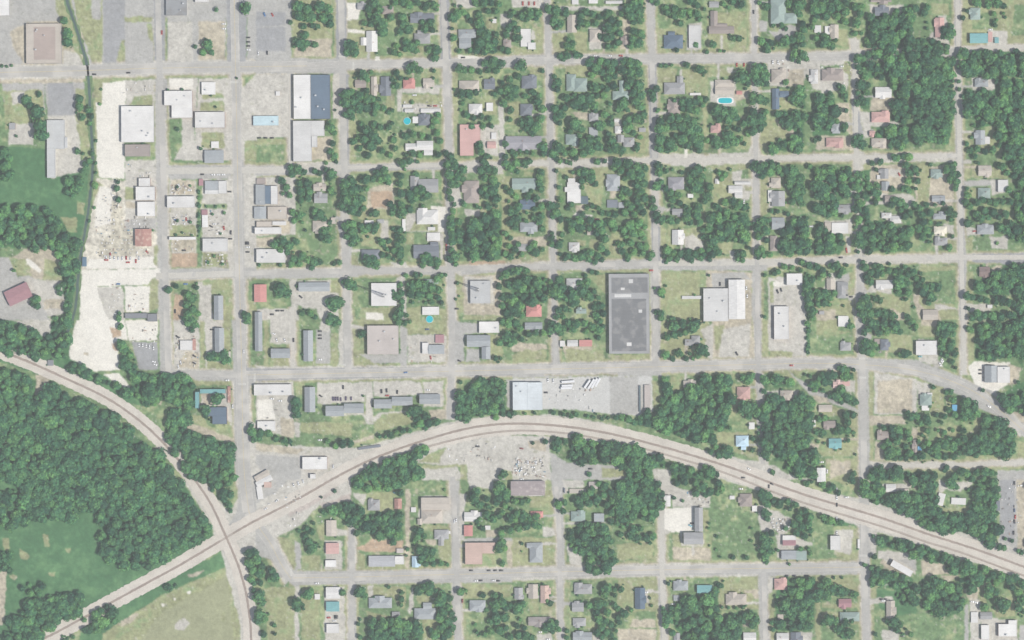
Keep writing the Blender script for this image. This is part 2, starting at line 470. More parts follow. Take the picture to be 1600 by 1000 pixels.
T 1430,400,35 1480,390,42 1530,400,35 1500,440,30 1270,430,32 1300,440,30 1350,440,26 1400,450,28 1450,440,24 980,420,42 1020,440,32 960,450,30 880,460,30 900,490,24 880,540,26 1110,445,18 1110,490,16
T 670,470,38 700,500,24 640,470,22 720,455,18 850,500,22 860,540,22 560,590,42 600,580,35 560,640,40 610,640,40 650,600,40 690,570,30 700,620,38 650,670,42 690,680,35 590,700,38 730,620,32 750,670,35 800,680,28 770,620,20 600,730,30 560,720,26 850,690,20 830,700,20 740,710,24
T 660,780,26 690,820,40 730,850,45 680,870,38 720,920,42 770,880,35 780,800,28 740,780,24 650,930,28 700,970,30 790,940,26 830,800,26 860,880,30 870,930,28 850,770,22 610,890,28 640,860,22 840,970,24
T 975,640,16 940,850,35 980,840,28 1040,850,26 1080,860,26 1130,830,30 1120,760,32 1140,720,25 1100,790,24 980,960,28 1020,970,26 940,970,20 1140,970,28 1190,960,28 1220,980,30 1150,880,26 1250,600,16 1290,590,35 1330,590,35 1370,580,28 1340,550,22 1280,690,14 1320,720,28 1360,740,28 1410,730,28 1460,745,24 1350,790,26 1420,790,28 1470,790,22 1400,910,30 1410,950,30 1440,980,24 1290,650,22 1490,590,22 1530,570,32 1570,560,40 1590,600,36 1550,650,35 1590,690,30 1585,750,25 1540,520,22 1590,500,26 1560,900,24 1600,950,24 1560,980,24
T 470,800,35 455,770,22 490,830,24 480,900,25 465,950,32 490,980,30 495,690,12 590,260,12 1240,560,12
P cyan 945,757,22
C 53,90,70,blue 103,92,60,red 15,333,90,white 70,330,90,black 1295,360,0,black 990,595,0,white 1085,662,0,black 1120,662,0,red 20,862,0,black 60,862,0,black 100,862,0,black
@ 1 1
G c 0,110 215,110 215,640 0,640
G k 0,20 500,20 530,0 580,0 590,25 1160,20 1160,60 600,70 560,100 500,95 200,90 0,100
G y 0,10 210,10 210,35 0,40
G g 570,0 1160,0 1160,20 600,22
G c 250,10 490,10 480,40 250,40
G g 240,100 500,100 520,670 240,670
G g 0,470 240,470 240,560 0,550
G d 0,480 120,480 90,550 0,550
G b 5,115 60,115 60,150 5,150
G d 80,295 190,290 190,370 80,375
G d 0,385 215,380 215,460 0,465
G c 210,110 245,110 250,460 215,460
G d 500,290 560,340 640,360 620,380 520,400 500,440
G a 530,70 560,340 600,530 600,700 545,700 545,520 510,420 520,340
G k 545,480 600,520 600,680 550,680
G y 600,540 640,540 640,660 600,660
G g 510,100 920,80 920,640 640,640 510,350
G y 640,290 870,300 870,370 640,370
G d 700,180 860,140 865,290 800,310 690,300
G b 720,200 850,190 850,250 810,300 720,300
G y 660,380 870,380 870,540 660,540
G c 780,380 830,380 830,520 780,520
G g 935,90 1165,90 1170,640 935,640
G c 935,340 1170,300 1195,290 1195,450 935,450
G w 1090,290 1190,290 1170,450 1130,450
G y 990,380 1140,380 1140,445 960,445
G g 990,455 1070,455 1070,520 985,510
G y 940,460 985,460 985,530 940,530
G c 1070,455 1170,455 1170,620 1150,620 1150,510 1075,520
G g 1180,0 1600,0 1600,640 1190,640
G c 1350,0 1540,20 1550,90 1290,80 1330,30
G y 1400,270 1520,290 1500,330 1400,330
G c 1300,310 1400,310 1400,350 1310,350
G c 1190,170 1280,170 1280,300 1190,300
G y 1530,100 1600,100 1600,620 1540,620
G c 1180,440 1225,450 1215,610 1185,600
G k 0,690 540,680 560,530 600,530 600,660 1210,690 1480,640 1500,640 1500,700 1250,730 900,715 600,735 220,740 0,740
G c 930,640 1000,640 1000,690 900,690 830,640 880,640
G b 1330,630 1560,630 1560,690 1330,680
G y 590,600 640,600 640,670 590,660
G y 940,630 1000,640 1000,670 940,660
G y 0,650 210,650 210,685 0,685
G g 70,750 220,750 220,925 0,925 0,890 70,890
G c 210,740 255,740 265,1000 225,1000
G c 260,750 510,750 515,1000 390,1000 260,900
G g 265,930 380,930 400,1000 265,1000
G y 465,750 520,750 520,830 465,830
G c 0,930 215,930 220,1000 0,1000
G g 640,720 890,710 890,740 645,740
G g 520,740 890,740 890,910 650,920 600,1000 590,830 520,830
G k 545,820 590,830 590,1000 545,1000
G c 870,740 930,720 940,1000 890,1000
G y 650,920 890,920 890,1000 650,1000
G w 690,950 790,960 800,1000 690,1000
G g 940,720 1180,720 1180,1000 940,1000
G y 940,920 1040,920 1030,1000 945,1000
G y 1140,930 1190,930 1190,1000 1150,1000
G c 1205,640 1290,690 1250,1000 1215,1000
G k 1210,690 1240,690 1245,1000 1215,1000
G y 1245,700 1290,730 1300,960 1250,960
G d 1290,720 1530,720 1530,970 1300,970
G c 1300,730 1480,730 1490,900 1320,900
G k 1320,750 1465,755 1465,895 1330,900
G y 1300,975 1535,970 1540,1000 1300,1000
G g 1540,680 1600,680 1600,1000 1540,1000
B shop bluegrey 0,155,58,280,f
B shop slate 58,163,95,275,f
B shop white 95,163,138,278,f
B shed brown 5,115,60,150,f
B shop bluegrey -10,292,65,368,g
B shop tan 75,292,195,370,f
B shop tan 5,385,100,418,f
B warehouse white -5,422,160,462,f
B shop white 105,385,190,408,f
B warehouse white 5,558,185,642,f
B house grey 365,210,448,270,g
B house tan 360,150,440,195,g
B house tan 355,380,450,448,h
B house tan 470,360,498,400,f
B house grey 965,100,1020,190,g 1015,120,1140,205,g
B house white 1005,312,1140,402,h
B shed white 915,370,935,445,f
B shed white 1075,420,1120,440,f
B garage darkgrey 1070,120,1120,150,g
B house darkgrey 985,530,1145,615,g 1090,512,1140,540,g
B house brown 1298,130,1395,270,h
B house darkgrey 660,560,775,620,h
B shed white 680,378,735,400,f
B shed grey 760,372,800,395,f
B shed white 1070,455,1150,505,f
B apartment bluegrey 268,765,462,822,g
B commercial white 722,770,880,912,f
B commercial palegrey 1340,755,1465,895,f
B shop red -10,778,68,888,g
B house white 1040,918,1145,968,f
B house greengrey 1055,745,1140,775,h
B apartment bluegrey -5,950,42,1195,g
T 220,50,34 260,60,36 300,80,28 230,90,30 370,70,24 400,80,24 435,60,26 470,90,40 500,10,20 460,120,24 165,130,28 190,170,30 210,220,28 170,210,20
T 275,150,32 320,150,34 340,200,28 280,200,34 330,240,30 280,250,28 470,190,26 480,210,20 440,20,16 410,185,10
T 230,330,34 275,350,34 300,340,20 240,380,28 290,390,18 370,320,28 400,340,36 370,360,26 430,370,28 460,390,22 430,450,36 450,490,40 410,480,30 460,430,24 310,440,14
T 120,530,34 170,510,38 210,540,36 150,560,28 250,510,26 200,580,26 240,620,34 290,600,34 270,650,28 330,630,34 370,640,36 400,640,28 350,670,28 520,640,22 220,650,28 150,655,16 20,655,12 490,650,18
T 560,150,40 600,130,36 560,200,38 610,190,42 570,250,42 620,260,40 540,290,34 600,310,44 640,330,34 660,240,36 650,180,34 680,130,34 690,180,24 640,280,24 670,300,24 540,230,26
T 760,80,32 800,70,38 820,110,34 780,120,30 730,120,30 830,140,26 700,110,24 745,335,34 720,340,24 840,280,28 860,300,30 850,330,24 880,310,22 750,110,20
T 560,420,38 600,400,34 600,450,40 570,480,34 620,490,36 600,520,28 660,410,28 700,420,34 750,410,34 740,440,28 680,440,28 860,430,22 700,480,14 660,500,14 790,510,28 830,510,26 800,535,22 770,500,20
T 700,620,36 740,620,34 700,650,30 750,655,34 790,590,30 820,560,20 860,570,28 880,530,26 830,600,22 860,620,16
T 905,100,28 900,150,32 905,210,34 905,280,32 920,320,36 960,310,34 960,220,34 1000,190,30 1040,190,36 1070,220,34 1000,240,34 1040,240,26 970,260,24 900,350,26 1000,90,24 1040,290,20 920,20,36 960,10,30 930,60,16 1010,10,20
T 900,440,28 905,500,34 905,560,34 900,600,32 880,480,24 910,640,24 870,440,20 1050,620,36 1090,640,40 1130,640,36 1070,600,30 1040,660,26 1130,670,20
T 1200,30,36 1240,40,40 1290,60,36 1210,90,36 1260,110,36 1220,150,36 1260,160,28 1210,200,28 1220,240,30 1290,120,24 1240,280,22 1230,320,24 1220,360,34 1220,410,40 1270,390,32 1220,460,34 1270,450,36 1230,510,38 1270,500,32 1220,560,30 1240,600,38 1210,620,28 1250,650,24 1230,10,30
T 1410,70,34 1450,60,38 1490,70,30 1430,110,30 1480,130,34 1430,180,34 1480,190,44 1440,220,34 1500,240,38 1410,200,30 1500,160,30 1300,280,22 1290,260,18 1380,290,20 1450,290,28 1400,300,20 1500,290,20 1420,10,30 1440,20,24
W 34 1340,390 1420,350 1490,320 1530,350 1530,620 1290,610 1290,480
T 1560,20,34 1590,50,34 1560,170,24 1590,200,28 1580,260,20 1590,320,32 1590,390,28 1560,460,24 1590,490,24 1560,590,26 1590,600,30 1580,540,28
T 160,800,48 130,790,32 190,830,36 150,840,36 580,770,40 560,760,32 610,780,28 620,800,24 590,800,24 490,890,52 460,880,32 520,890,38 490,930,32 470,985,34 500,990,28 260,790,12
T 340,960,30 290,960,22 370,980,24
T 980,790,40 1020,780,38 1060,790,40 1100,800,40 1140,810,36 970,840,34 1020,840,38 1080,850,34 1140,860,30 980,890,20 1060,890,18 1100,890,20 1160,890,22 1130,740,28 1160,720,24 1000,720,24 940,720,24 1030,720,20 900,780,24 880,850,36 910,830,34 910,880,34 900,960,40 870,980,34 940,970,24 860,820,20 910,920,24 1185,720,16
T 1560,710,34 1590,700,30 1520,790,28 1580,780,34 1590,860,34 1540,860,28 1540,910,28 1590,930,34 1560,960,28 1590,990,28 1530,740,24 1260,770,12 1250,870,12 1270,850,10
C 280,855,40,black 100,965,0,black 135,942,0,black 165,942,0,black 1255,930,0,black 1190,535,90,red 1190,555,90,red 1195,205,0,white 1250,770,0,black
M 795,848 1385,812
P cyan 1085,995,22
@ 1 2
G g 0,0 90,0 90,285 0,285
G c 90,0 230,0 230,170 215,150 90,150
G y 50,0 80,0 80,285 50,285
G y 90,235 230,235 230,285 90,285
G g 240,0 420,0 380,60 300,60 295,280 240,280
G k 375,60 465,60 465,270 375,270
G y 465,80 515,80 515,275 465,275
G c 415,0 460,0 460,70 390,70
G c 520,0 545,0 545,280 520,280
G k 545,0 590,0 600,260 545,290
G y 590,0 650,0 655,260 690,300 630,290 595,240
G y 650,0 900,0 900,35 650,40
G y 655,40 695,40 695,215 740,230 730,270 660,270
G k 650,215 900,215 900,270 740,270
G c 590,30 690,40 690,60 590,60
G y 945,0 1190,0 1190,90 945,90
G k 900,20 945,60 945,300 900,300
G c 945,95 1190,90 1190,265 950,265
G k 1210,0 1250,0 1260,290 1215,290
G k 1250,10 1395,20 1395,80 1300,90 1300,260 1250,260
G k 1320,180 1400,180 1400,260 1310,260
G y 1465,85 1540,90 1540,260 1465,260
G c 0,288 540,288 1600,270 1600,360 0,380
G a 0,305 540,300 1600,290 1600,345 900,360 0,378
G y 600,250 690,290 640,300 600,280
G y 1150,280 1210,280 1200,292 1160,292
G y 1390,262 1590,262 1590,285 1390,285
G c 0,388 235,388 235,480 0,480
G c 0,480 240,480 240,735 0,690
G d 150,610 240,620 240,735 160,720
G w 10,500 100,500 120,620 10,620
G g 270,395 380,395 380,540 690,600 730,600 1190,550 1190,620 800,700 640,740 0,820 0,740 240,770 270,640
G c 240,640 275,640 275,730 245,730
G y 245,395 300,395 300,470 250,470
G c 385,395 680,390 680,510 385,525
G c 680,390 730,390 730,650 690,650
G c 735,385 1035,385 1035,470 735,480
G c 1045,385 1170,385 1170,540 1050,540
G y 730,600 940,560 1000,640 740,700
G y 280,640 600,640 600,730 280,700
G d 1080,560 1200,560 1200,620 1100,620
G y 1170,380 1200,380 1200,560 1170,560
G c 430,590 470,605 660,595 690,640 690,600 660,580
G c 730,610 780,580 980,560 980,570 790,590 735,640
G y 980,350 1200,345 1200,370 980,372
G g 1220,350 1600,350 1600,600 1230,650
G y 1240,345 1400,345 1400,365 1240,370
G k 1200,360 1240,360 1215,640 1190,600
G k 1560,370 1600,370 1600,550 1570,540
G c 0,780 640,800 1200,640 1600,580 1600,730 1250,760 1000,870 600,1000 0,1000
G y 500,790 640,790 740,760 740,710 600,760
G d 600,755 740,715 740,740 620,770
G d 0,770 300,810 260,840 0,815
G k 0,840 280,860 280,1000 80,1000 0,900
G k 1150,690 1600,650 1600,690 1200,730
G g 600,960 700,880 960,800 1110,770 1100,810 980,870 1040,920 1030,1000 590,1000
G c 1000,850 1250,760 1600,730 1600,1000 1330,1000 1320,910 1000,895
G y 1100,830 1200,790 1140,890 1010,890
G c 1040,930 1250,920 1300,1000 1040,1000
G y 1270,905 1320,905 1320,1000 1280,1000
G y 1040,905 1280,905 1280,920 1040,930
G c 0,940 90,940 90,1000 0,1000
G y 1540,940 1600,940 1600,1000 1560,1000
B apartment bluegrey 95,178,215,238,g
B apartment bluegrey 298,65,358,258,g
B warehouse pinkwhite 697,35,892,215,f
B shed maroon 1122,92,1175,142,f
B shop white 1040,142,1080,210,f
B shop bluegrey 1078,155,1178,212,g
B shop white 1395,10,1520,80,f
B church bluegrey 1318,95,1465,168,g 1410,168,1465,245,g
B warehouse white -10,402,225,470,f
B shop white 10,632,122,692,f
B apartment bluegrey 305,418,372,575,g
B apartment bluegrey 437,535,552,600,g 552,522,675,582,g
B apartment bluegrey 738,495,850,552,g 850,480,980,535,g
B apartment bluegrey 1022,463,1152,525,g
B warehouse white 292,855,447,932,f
B shop white 340,962,375,990,f
B shed darkgrey 640,788,780,802,f@-8
T 460,10,30 520,15,28 490,25,24 665,80,28 650,100,18 690,110,14 890,10,34 930,20,28 960,10,20 1580,20,34 1540,10,30 1570,100,40 1520,140,34 1590,150,34 1500,240,22 1530,240,16 250,500,32 270,530,30 245,560,34 230,510,24 260,590,30 240,600,22 670,475,10
T 985,570,44 1020,560,34 960,580,28 1060,600,34 1010,620,28 1030,650,36 1080,640,36 1130,640,30 1060,670,26 1000,660,24 920,690,28 880,700,24 840,720,30 770,725,22 810,730,20 960,690,22 540,770,34 500,790,28 590,770,28 450,760,24
T 30,700,34 80,710,34 20,740,28 130,740,26 180,755,24 210,760,20
W 36 1340,400 1430,375 1540,385 1555,420 1555,560 1380,600 1240,640 1230,620 1260,480
T 1280,390,20 1580,585,22 1540,590,26 1500,610,24 1590,600,20
W 36 640,980 700,910 780,880 860,840 950,820 1040,790 1090,800 1080,830 1000,860 980,900 1030,930 1030,1000 600,1000
T 1060,800,30 1020,840,34 1545,960,34 1530,980,24 1565,965,20
C 400,70,0,black 400,95,0,black 400,115,0,black 110,85,20,white 130,125,70,white 180,125,70,white 235,125,90,black 400,247,0,white 545,420,90,black 482,492,90,purple 497,492,90,purple 512,492,90,purple 530,495,90,purple 562,490,90,purple 595,490,90,purple 405,475,30,black 785,445,90,black 817,440,90,black 883,450,90,black 820,472,0,red 935,328,-5,blue 1272,255,20,black 1070,58,0,darkblue 1092,235,80,red 483,915,90,white 1075,437,0,white 400,750,0,white
C 150,505,0,white 100,492,0,white 1385,790,0,black
@ 1 3
G c 0,0 600,0 660,60 400,160 250,300 120,360 60,380 0,440
G k 0,0 200,0 120,80 0,150
G r 200,180 400,100 500,50 520,70 300,190 200,230
G k 0,330 120,390 260,560 210,640 100,500 0,470
G k 0,330 90,360 250,560 230,660 100,500 0,430
G r 400,150 600,80 660,100 660,150 540,130 420,180
G y 110,360 200,360 250,390 250,560 190,540 110,430
G g 0,470 100,520 210,640 240,670 240,1000 0,1000
G y 50,670 240,670 245,1000 90,1000
G k 240,380 280,400 280,560 250,560
G g 290,300 540,170 545,560 290,560
G y 380,280 430,280 430,380 400,380
G y 290,470 400,470 400,560 290,560
G c 430,380 540,380 540,560 430,560
G c 500,300 570,320 570,350 500,345
G k 575,295 610,310 615,560 575,560
G k 60,575 1600,555 1600,640 620,650 240,660 190,620
G k 580,650 625,650 630,1000 580,1000
G c 240,660 270,660 265,1000 245,1000
G y 285,665 400,665 400,1000 285,1000
G c 430,665 550,665 570,1000 430,1000
G g 590,0 960,0 920,560 620,560
G b 620,420 680,400 720,370 920,380 920,450 700,450 620,430
G g 615,380 680,380 680,410 615,410
G y 610,460 680,460 680,550 620,550
G c 870,470 925,470 925,540 870,530
G y 690,520 930,525 930,555 690,555
G y 700,90 870,70 860,190 760,200
G c 600,80 690,90 670,160 640,130
G d 935,60 965,60 960,550 930,550
G g 970,10 1215,10 1215,550 975,550
G y 1140,370 1215,370 1215,540 1140,480
G y 1075,280 1210,290 1210,310 1090,320
G d 1060,375 1130,375 1130,405 1080,405
G c 1030,100 1215,100 1215,270 1010,275
G k 1220,0 1270,0 1275,650 1225,650
G y 1270,370 1320,370 1310,550 1275,550
G c 1270,80 1310,90 1300,380 1270,380
G c 1320,0 1480,0 1480,60 1380,40 1340,60
G g 1320,60 1600,60 1600,370 1300,370
G d 1440,310 1510,310 1510,360 1440,360
G k 1300,365 1600,360 1600,390 1300,385
G y 1410,460 1520,460 1560,540 1415,535
G d 1560,380 1600,380 1600,550 1575,550
G g 640,655 970,655 970,1000 630,1000
G y 690,665 940,665 930,820 850,730 700,730
G y 690,820 880,860 870,880 700,880
G c 700,660 735,660 730,730 705,740
G c 975,660 990,700 1000,780 960,840 950,820
G g 985,655 1240,655 1240,1000 985,1000
G y 1000,720 1100,720 1100,770 1010,780
G y 1040,870 1140,870 1110,1000 1040,1000
G k 1220,650 1260,650 1290,780 1285,1000 1250,1000
G y 1290,650 1600,650 1600,730 1300,740
G g 1290,740 1600,740 1600,1000 1290,1000
G g 1340,830 1450,830 1450,890 1340,890
G y 1260,820 1290,800 1290,1000 1260,1000
G c 0,900 30,920 30,1000 0,1000
B shop tan 440,250,505,350,g
B shop pinkred 438,392,520,460,g
B shop white 435,500,502,542,f
B house grey 700,122,775,190,h
B shed rust 865,115,912,180,g
B warehouse tan 1033,108,1210,185,g
B house tan 1033,185,1165,270,h 1010,240,1040,278,g
B house grey 1115,310,1205,370,h
B shed grey 1140,370,1175,410,g
B shop greyroof 705,472,870,540,g
B shop white 870,475,925,525,f
B shed pinkwhite 880,428,922,455,f
B house lightblue 975,475,1018,545,g
B shop red 1300,282,1355,350,g
B house white 1302,200,1415,258,g
B shed white 1432,285,1465,310,f
B church salmon 1308,390,1415,525,f 1415,390,1495,458,f
B house bluegrey 705,735,850,800,h
B shed grey 850,822,900,855,g
B house bluegrey 990,800,1125,870,h 1045,765,1100,810,g
B house bluegrey 1335,750,1435,818,h
B shop white 438,668,528,740,g
B shop teal 440,758,522,820,g
B shop white 442,898,520,955,f
B shed white 368,712,400,745,f
B shed white 970,170,1000,200,f
B shed white 1195,318,1215,335,f
T 640,20,40 700,50,36 760,40,34 820,50,34 880,30,40 900,80,34 620,0,30 740,10,30 850,10,34 930,10,24 490,68,16 410,108,10
W 34 410,210 490,160 520,140 600,140 670,190 680,340 620,350 610,300 540,250 530,180 420,230
T 320,300,24 350,320,32 310,350,28 330,380,34 350,420,38 380,400,20 330,440,22 270,320,16 360,270,18 420,200,24
W 34 680,210 910,200 920,330 910,390 820,380 680,330
T 1020,320,36 1010,350,30 1050,350,26 1000,310,24 990,380,20 1020,430,36 1060,440,36 1100,450,34 1040,480,34 1090,490,36 1060,520,30 1030,500,30 1110,520,24 1155,520,24 1195,525,22 1180,60,14 945,430,20 940,470,14
T 1380,70,36 1360,110,40 1400,150,34 1440,120,28 1350,90,24 1530,40,40 1560,80,40 1520,110,36 1570,120,30 1500,70,28 1500,140,28 1560,160,24 1440,210,34 1480,240,34 1520,220,32 1540,200,28 1400,240,22 1420,300,22 1390,280,16 1530,330,28 1550,310,22 1530,390,40 1520,430,38 1550,420,28 1540,520,26 1590,240,34 1590,310,30 1380,260,20 1450,165,20 1590,180,20
T 10,490,40 40,540,36 20,580,40 100,570,32 120,600,42 90,620,24 30,640,26 20,720,48 40,770,30 20,840,46 50,860,36 10,880,30 117,905,24 50,965,26 120,960,18 325,710,42 350,690,24 260,765,44 290,780,24 260,800,26 545,700,28 655,690,36 640,710,36 680,720,24 630,700,24
T 1010,690,34 1050,670,36 1090,660,38 1080,700,34 1120,690,24 910,700,20 910,740,24 910,780,20 830,668,18 1030,690,24 1170,720,40 1210,740,32 1150,760,44 1200,790,36 1170,820,40 1220,830,28 1150,860,34 1200,880,38 1240,870,28 1160,920,36 1200,950,40 1230,920,28 1170,980,34 1120,970,36 1090,940,26
W 36 700,920 730,890 770,890 850,850 900,880 960,900 1010,880 1040,950 1030,1000 700,1000
T 650,980,24 640,900,18 650,870,14 1280,700,36 1310,690,18 1420,720,22 1490,720,28 1530,720,20 1500,770,40 1540,760,36 1560,800,28 1490,810,26 1440,810,22 1500,860,44 1550,860,38 1470,880,26 1470,940,34 1520,940,34 1560,920,28 1430,960,20 1380,950,20 1400,720,14 1590,780,24 1590,980,30 1370,900,18,l
C 1345,565,0,black 1455,565,0,black 1495,565,0,black 1533,565,0,black 1375,630,0,white 1405,628,0,black 1485,628,0,white 1515,630,0,black 1290,755,90,darkred 1252,250,90,white 1240,258,90,white 500,850,0,black 500,862,0,black 455,860,0,red 490,880,0,white 380,645,0,white 870,80,10,cyan
C 235,30,70,white 265,20,70,white 295,8,70,white 130,130,-40,white 60,180,-30,white
B shop tan -10,-46,86,-8,g@-30
B shop white -2,-12,106,24,g@-28
B shop salmon 52,12,98,46,f
B shed white 8,40,42,118,f@-8
@ 2 0
G c 0,0 190,0 190,50 0,45
G g 0,60 1600,60 1600,330 0,330
G g 0,400 1600,400 1600,1000 0,1000
G y 120,150 190,170 185,330 10,330 10,290 90,310 150,290
G c 120,180 145,200 150,240 120,250
G k 190,0 240,60 250,350 210,350
G c 300,40 700,40 700,65 300,65
G y 260,190 340,200 330,330 265,330
G c 350,90 405,90 400,200 350,200
G y 380,200 470,200 470,330 400,330
G c 485,170 560,170 560,310 480,310
G d 690,120 740,120 730,310 680,310
G c 280,350 830,335 830,400 280,400
G k 0,345 1600,335 1600,395 0,400
G k 850,0 905,0 890,340 850,340
G a 855,400 905,400 915,1000 860,1000
G y 905,180 1090,170 1090,320 920,340
G c 1100,150 1185,140 1185,310 1095,310
G y 1220,80 1465,70 1465,340 1220,330
G c 1495,0 1535,0 1535,350 1500,350
G y 1340,170 1420,180 1400,330 1300,330
G c 1305,220 1320,220 1320,310 1305,310
G k 1545,130 1600,130 1600,200 1545,200
G y 110,410 200,410 190,470 110,470
G k 210,400 260,400 250,1000 220,1000
G y 330,400 560,400 560,480 500,490 330,460
G y 900,420 1030,430 1030,600 945,600
G y 1060,430 1190,430 1190,590 1090,590
G c 1050,430 1062,430 1062,480 1050,480
G y 1230,420 1380,420 1380,480 1230,480
G c 1340,420 1385,420 1385,460 1345,460
G c 1240,510 1400,500 1400,640 1240,640
G c 1280,590 1395,590 1395,665 1280,665
G d 1390,560 1480,560 1470,640 1390,640
G d 750,720 800,700 840,760 700,770
G y 690,660 790,660 780,720 700,730
G c 1230,960 1480,950 1530,850 1540,1000 1230,1000
G y 1530,800 1600,780 1600,960 1550,950
G d 370,700 500,700 520,760 400,740
G c 640,740 680,740 690,900 660,890
G y 770,790 840,780 840,960 770,960
G g 1400,630 1470,620 1470,720 1400,700
G y 1400,850 1480,840 1480,930 1400,930
G y 0,640 50,640 50,780 0,780
G y 1190,420 1225,420 1225,940 1200,940
G y 905,640 940,640 935,720 905,720
G y 230,430 265,430 260,640 240,640
G c 920,960 1200,960 1200,1000 920,1000
G w 1075,930 1095,930 1095,1000 1078,1000
B house white 55,182,118,292,f 100,268,148,310,f
B house tan 345,95,405,205,g
B house tan 485,185,550,265,h
B house brown 568,150,600,210,h
B house brown 690,225,725,280,g
B house slate 948,220,1068,305,h 975,198,1018,222,g
B house pale 1105,160,1180,300,f
B house brown 1230,165,1388,212,g 1240,70,1285,165,g 1275,148,1345,168,g
B shed grey 1232,10,1292,48,g
B shed white 480,0,535,22,f
B house darkgrey 60,475,155,555,h
B house darkgrey 52,650,125,725,h
B house greengrey 340,465,400,570,h 385,490,470,575,h
B house greengrey 628,570,730,625,h 670,505,700,580,g
B house grey 950,517,1080,590,h 1030,478,1070,520,g
B house brown 975,620,1050,715,h
B house tan 1268,500,1385,545,h 1268,545,1385,590,g
B shed red 1402,568,1438,592,g
B house pinkred 1240,785,1305,832,h
B house purplegrey -40,852,185,935,g
B house grey 480,710,540,760,h
B shed bluegrey 482,797,535,855,f
B house greengrey 335,840,415,905,h
B house white 642,790,680,835,h
B house grey 695,860,765,920,h 660,845,700,890,g
B shed white 1112,582,1180,596,f
B shed grey 795,800,835,825,f
B shed white 640,745,668,765,f
B shed pale 375,0,415,28,f
B shed pale 585,5,690,25,g
P cyan 1290,612,1375,645
T 30,190,32 35,240,32 15,150,30 60,100,36 110,90,40 160,85,36 90,120,30 150,115,28 10,80,28 225,60,36 270,70,40 330,90,28 260,130,38 300,150,34 280,180,22 340,60,20
T 350,250,24 380,270,28 345,290,26 370,300,26 300,350,30 345,350,32 400,345,34 430,350,22 320,370,24
T 430,100,32 460,80,30 430,140,28 470,150,35 500,90,36 540,110,30 520,150,28 410,170,22 590,100,32 620,130,34 600,180,36 590,240,34 620,230,34 600,290,32 640,290,26 550,230,24 640,180,34 680,90,26 670,210,32 665,150,30 660,270,26 610,80,30
T 740,100,38 790,80,40 800,130,36 760,140,30 720,60,34 770,50,36 800,40,24 755,200,34 800,210,36 750,250,32 790,270,40 820,230,24 740,290,24 760,20,32 800,10,26 870,10,25 905,20,28
T 970,80,36 1010,100,34 1060,90,38 1110,80,36 1150,90,34 1160,40,28 1110,10,34 1140,20,28 1020,60,34 960,50,30 1050,145,28 1170,120,18 1150,280,20 1030,315,22 1215,325,24 1255,280,30 1385,240,28 1415,245,26 1300,320,12 1325,320,12 1560,260,36 1590,290,34 1590,320,26 1320,30,24 1380,10,30 1430,30,32 1545,20,22 1590,40,30 1350,50,20 1200,60,18
T 55,410,44 45,480,30 25,480,24 190,445,20 15,560,38 20,600,26 85,600,28 130,580,30 170,600,24 160,640,34 190,680,36 130,630,24 180,740,32 60,770,34 110,760,38 150,790,40 90,800,32 130,830,30 50,940,20 90,950,22 130,960,22 190,920,36 200,960,28 20,970,24
T 480,400,30 520,430,40 550,380,30 590,390,36 640,400,36 700,390,34 740,400,38 780,400,34 500,470,26 560,450,30 500,370,22 620,440,38 690,440,34 640,480,30 600,490,30 630,540,30 590,560,26 740,450,38 790,460,40 740,510,38 790,530,42 720,540,30 760,580,36 800,600,40 770,640,34 800,670,30 690,650,42 660,690,24 720,690,24 700,620,24 570,600,26 610,650,20 560,540,22 520,550,38 490,540,24
T 265,480,22 285,520,36 280,560,28 265,540,22 880,590,36 900,560,28 860,570,22 880,620,24 910,690,20
T 340,610,36 390,600,24 430,620,44 480,620,42 510,660,36 450,670,36 390,660,36 330,680,26 270,680,34 300,720,38 270,740,30 295,770,24 530,600,24 520,690,22
T 390,780,50 360,820,28 430,810,30 540,790,38 570,780,26 580,720,28 420,850,22 440,900,38 480,930,46 530,920,42 490,880,40 540,870,26 450,960,30 380,950,32 330,960,30 290,930,40 260,960,38 280,990,26 400,990,26 270,900,26
T 730,750,36 780,740,38 820,720,30 810,760,28 700,770,24 620,770,28 620,730,20 720,810,36 760,830,30 800,860,24 740,790,24 620,880,40 640,930,40 680,940,34 610,940,28 780,930,28 600,840,24 780,900,18
T 1440,480,48 1400,500,34 1470,520,30 1410,470,26 1530,430,44 1570,470,46 1540,510,40 1520,480,40 1585,520,30 1570,420,30 1500,600,32 1540,620,40 1580,630,34 1505,640,24
T 1090,405,24 930,410,18 960,410,20 995,408,16 1170,440,34 1200,450,24 1210,620,24 1010,630,22 1060,640,36 1100,650,40 1140,640,36 1150,690,32 1110,690,28 1170,620,26 1060,680,24 1190,660,22
T 990,740,34 1040,740,34 1090,745,34 1130,760,30 920,760,36 920,810,38 970,800,34 1010,790,32 1060,800,40 1110,820,52 1160,820,38 1130,870,48 1060,870,44 1090,910,36 1160,900,40 1180,860,28 930,880,44 980,900,46 920,930,36 970,940,36 1010,930,32 1020,850,26 1170,940,28 1220,880,24 1110,790,34
T 1280,680,40 1320,710,46 1370,710,42 1290,740,32 1350,750,40 1400,740,32 1260,700,26 1350,850,44 1380,890,40 1340,900,36 1270,880,38 1300,900,34 1280,920,26 1415,810,24 1450,770,32 1500,760,44 1550,740,44 1500,820,36 1550,800,34 1470,840,26 1500,700,34 1580,700,30 1430,870,24 1450,900,20 1580,780,24 1390,800,20 1340,800,20
C 1510,75,90,black 520,350,0,white 610,350,0,white 680,348,0,red 68,22,90,red 106,22,90,red 140,22,90,red 1405,405,90,red 1450,405,90,red 900,920,90,white
@ 2 1
G g 0,0 880,50 900,640 0,640
G c 0,0 600,0 600,45 250,45 230,20 0,0
G c 740,0 1500,0 1500,20 1220,30 1200,60 1000,60 990,20 900,20
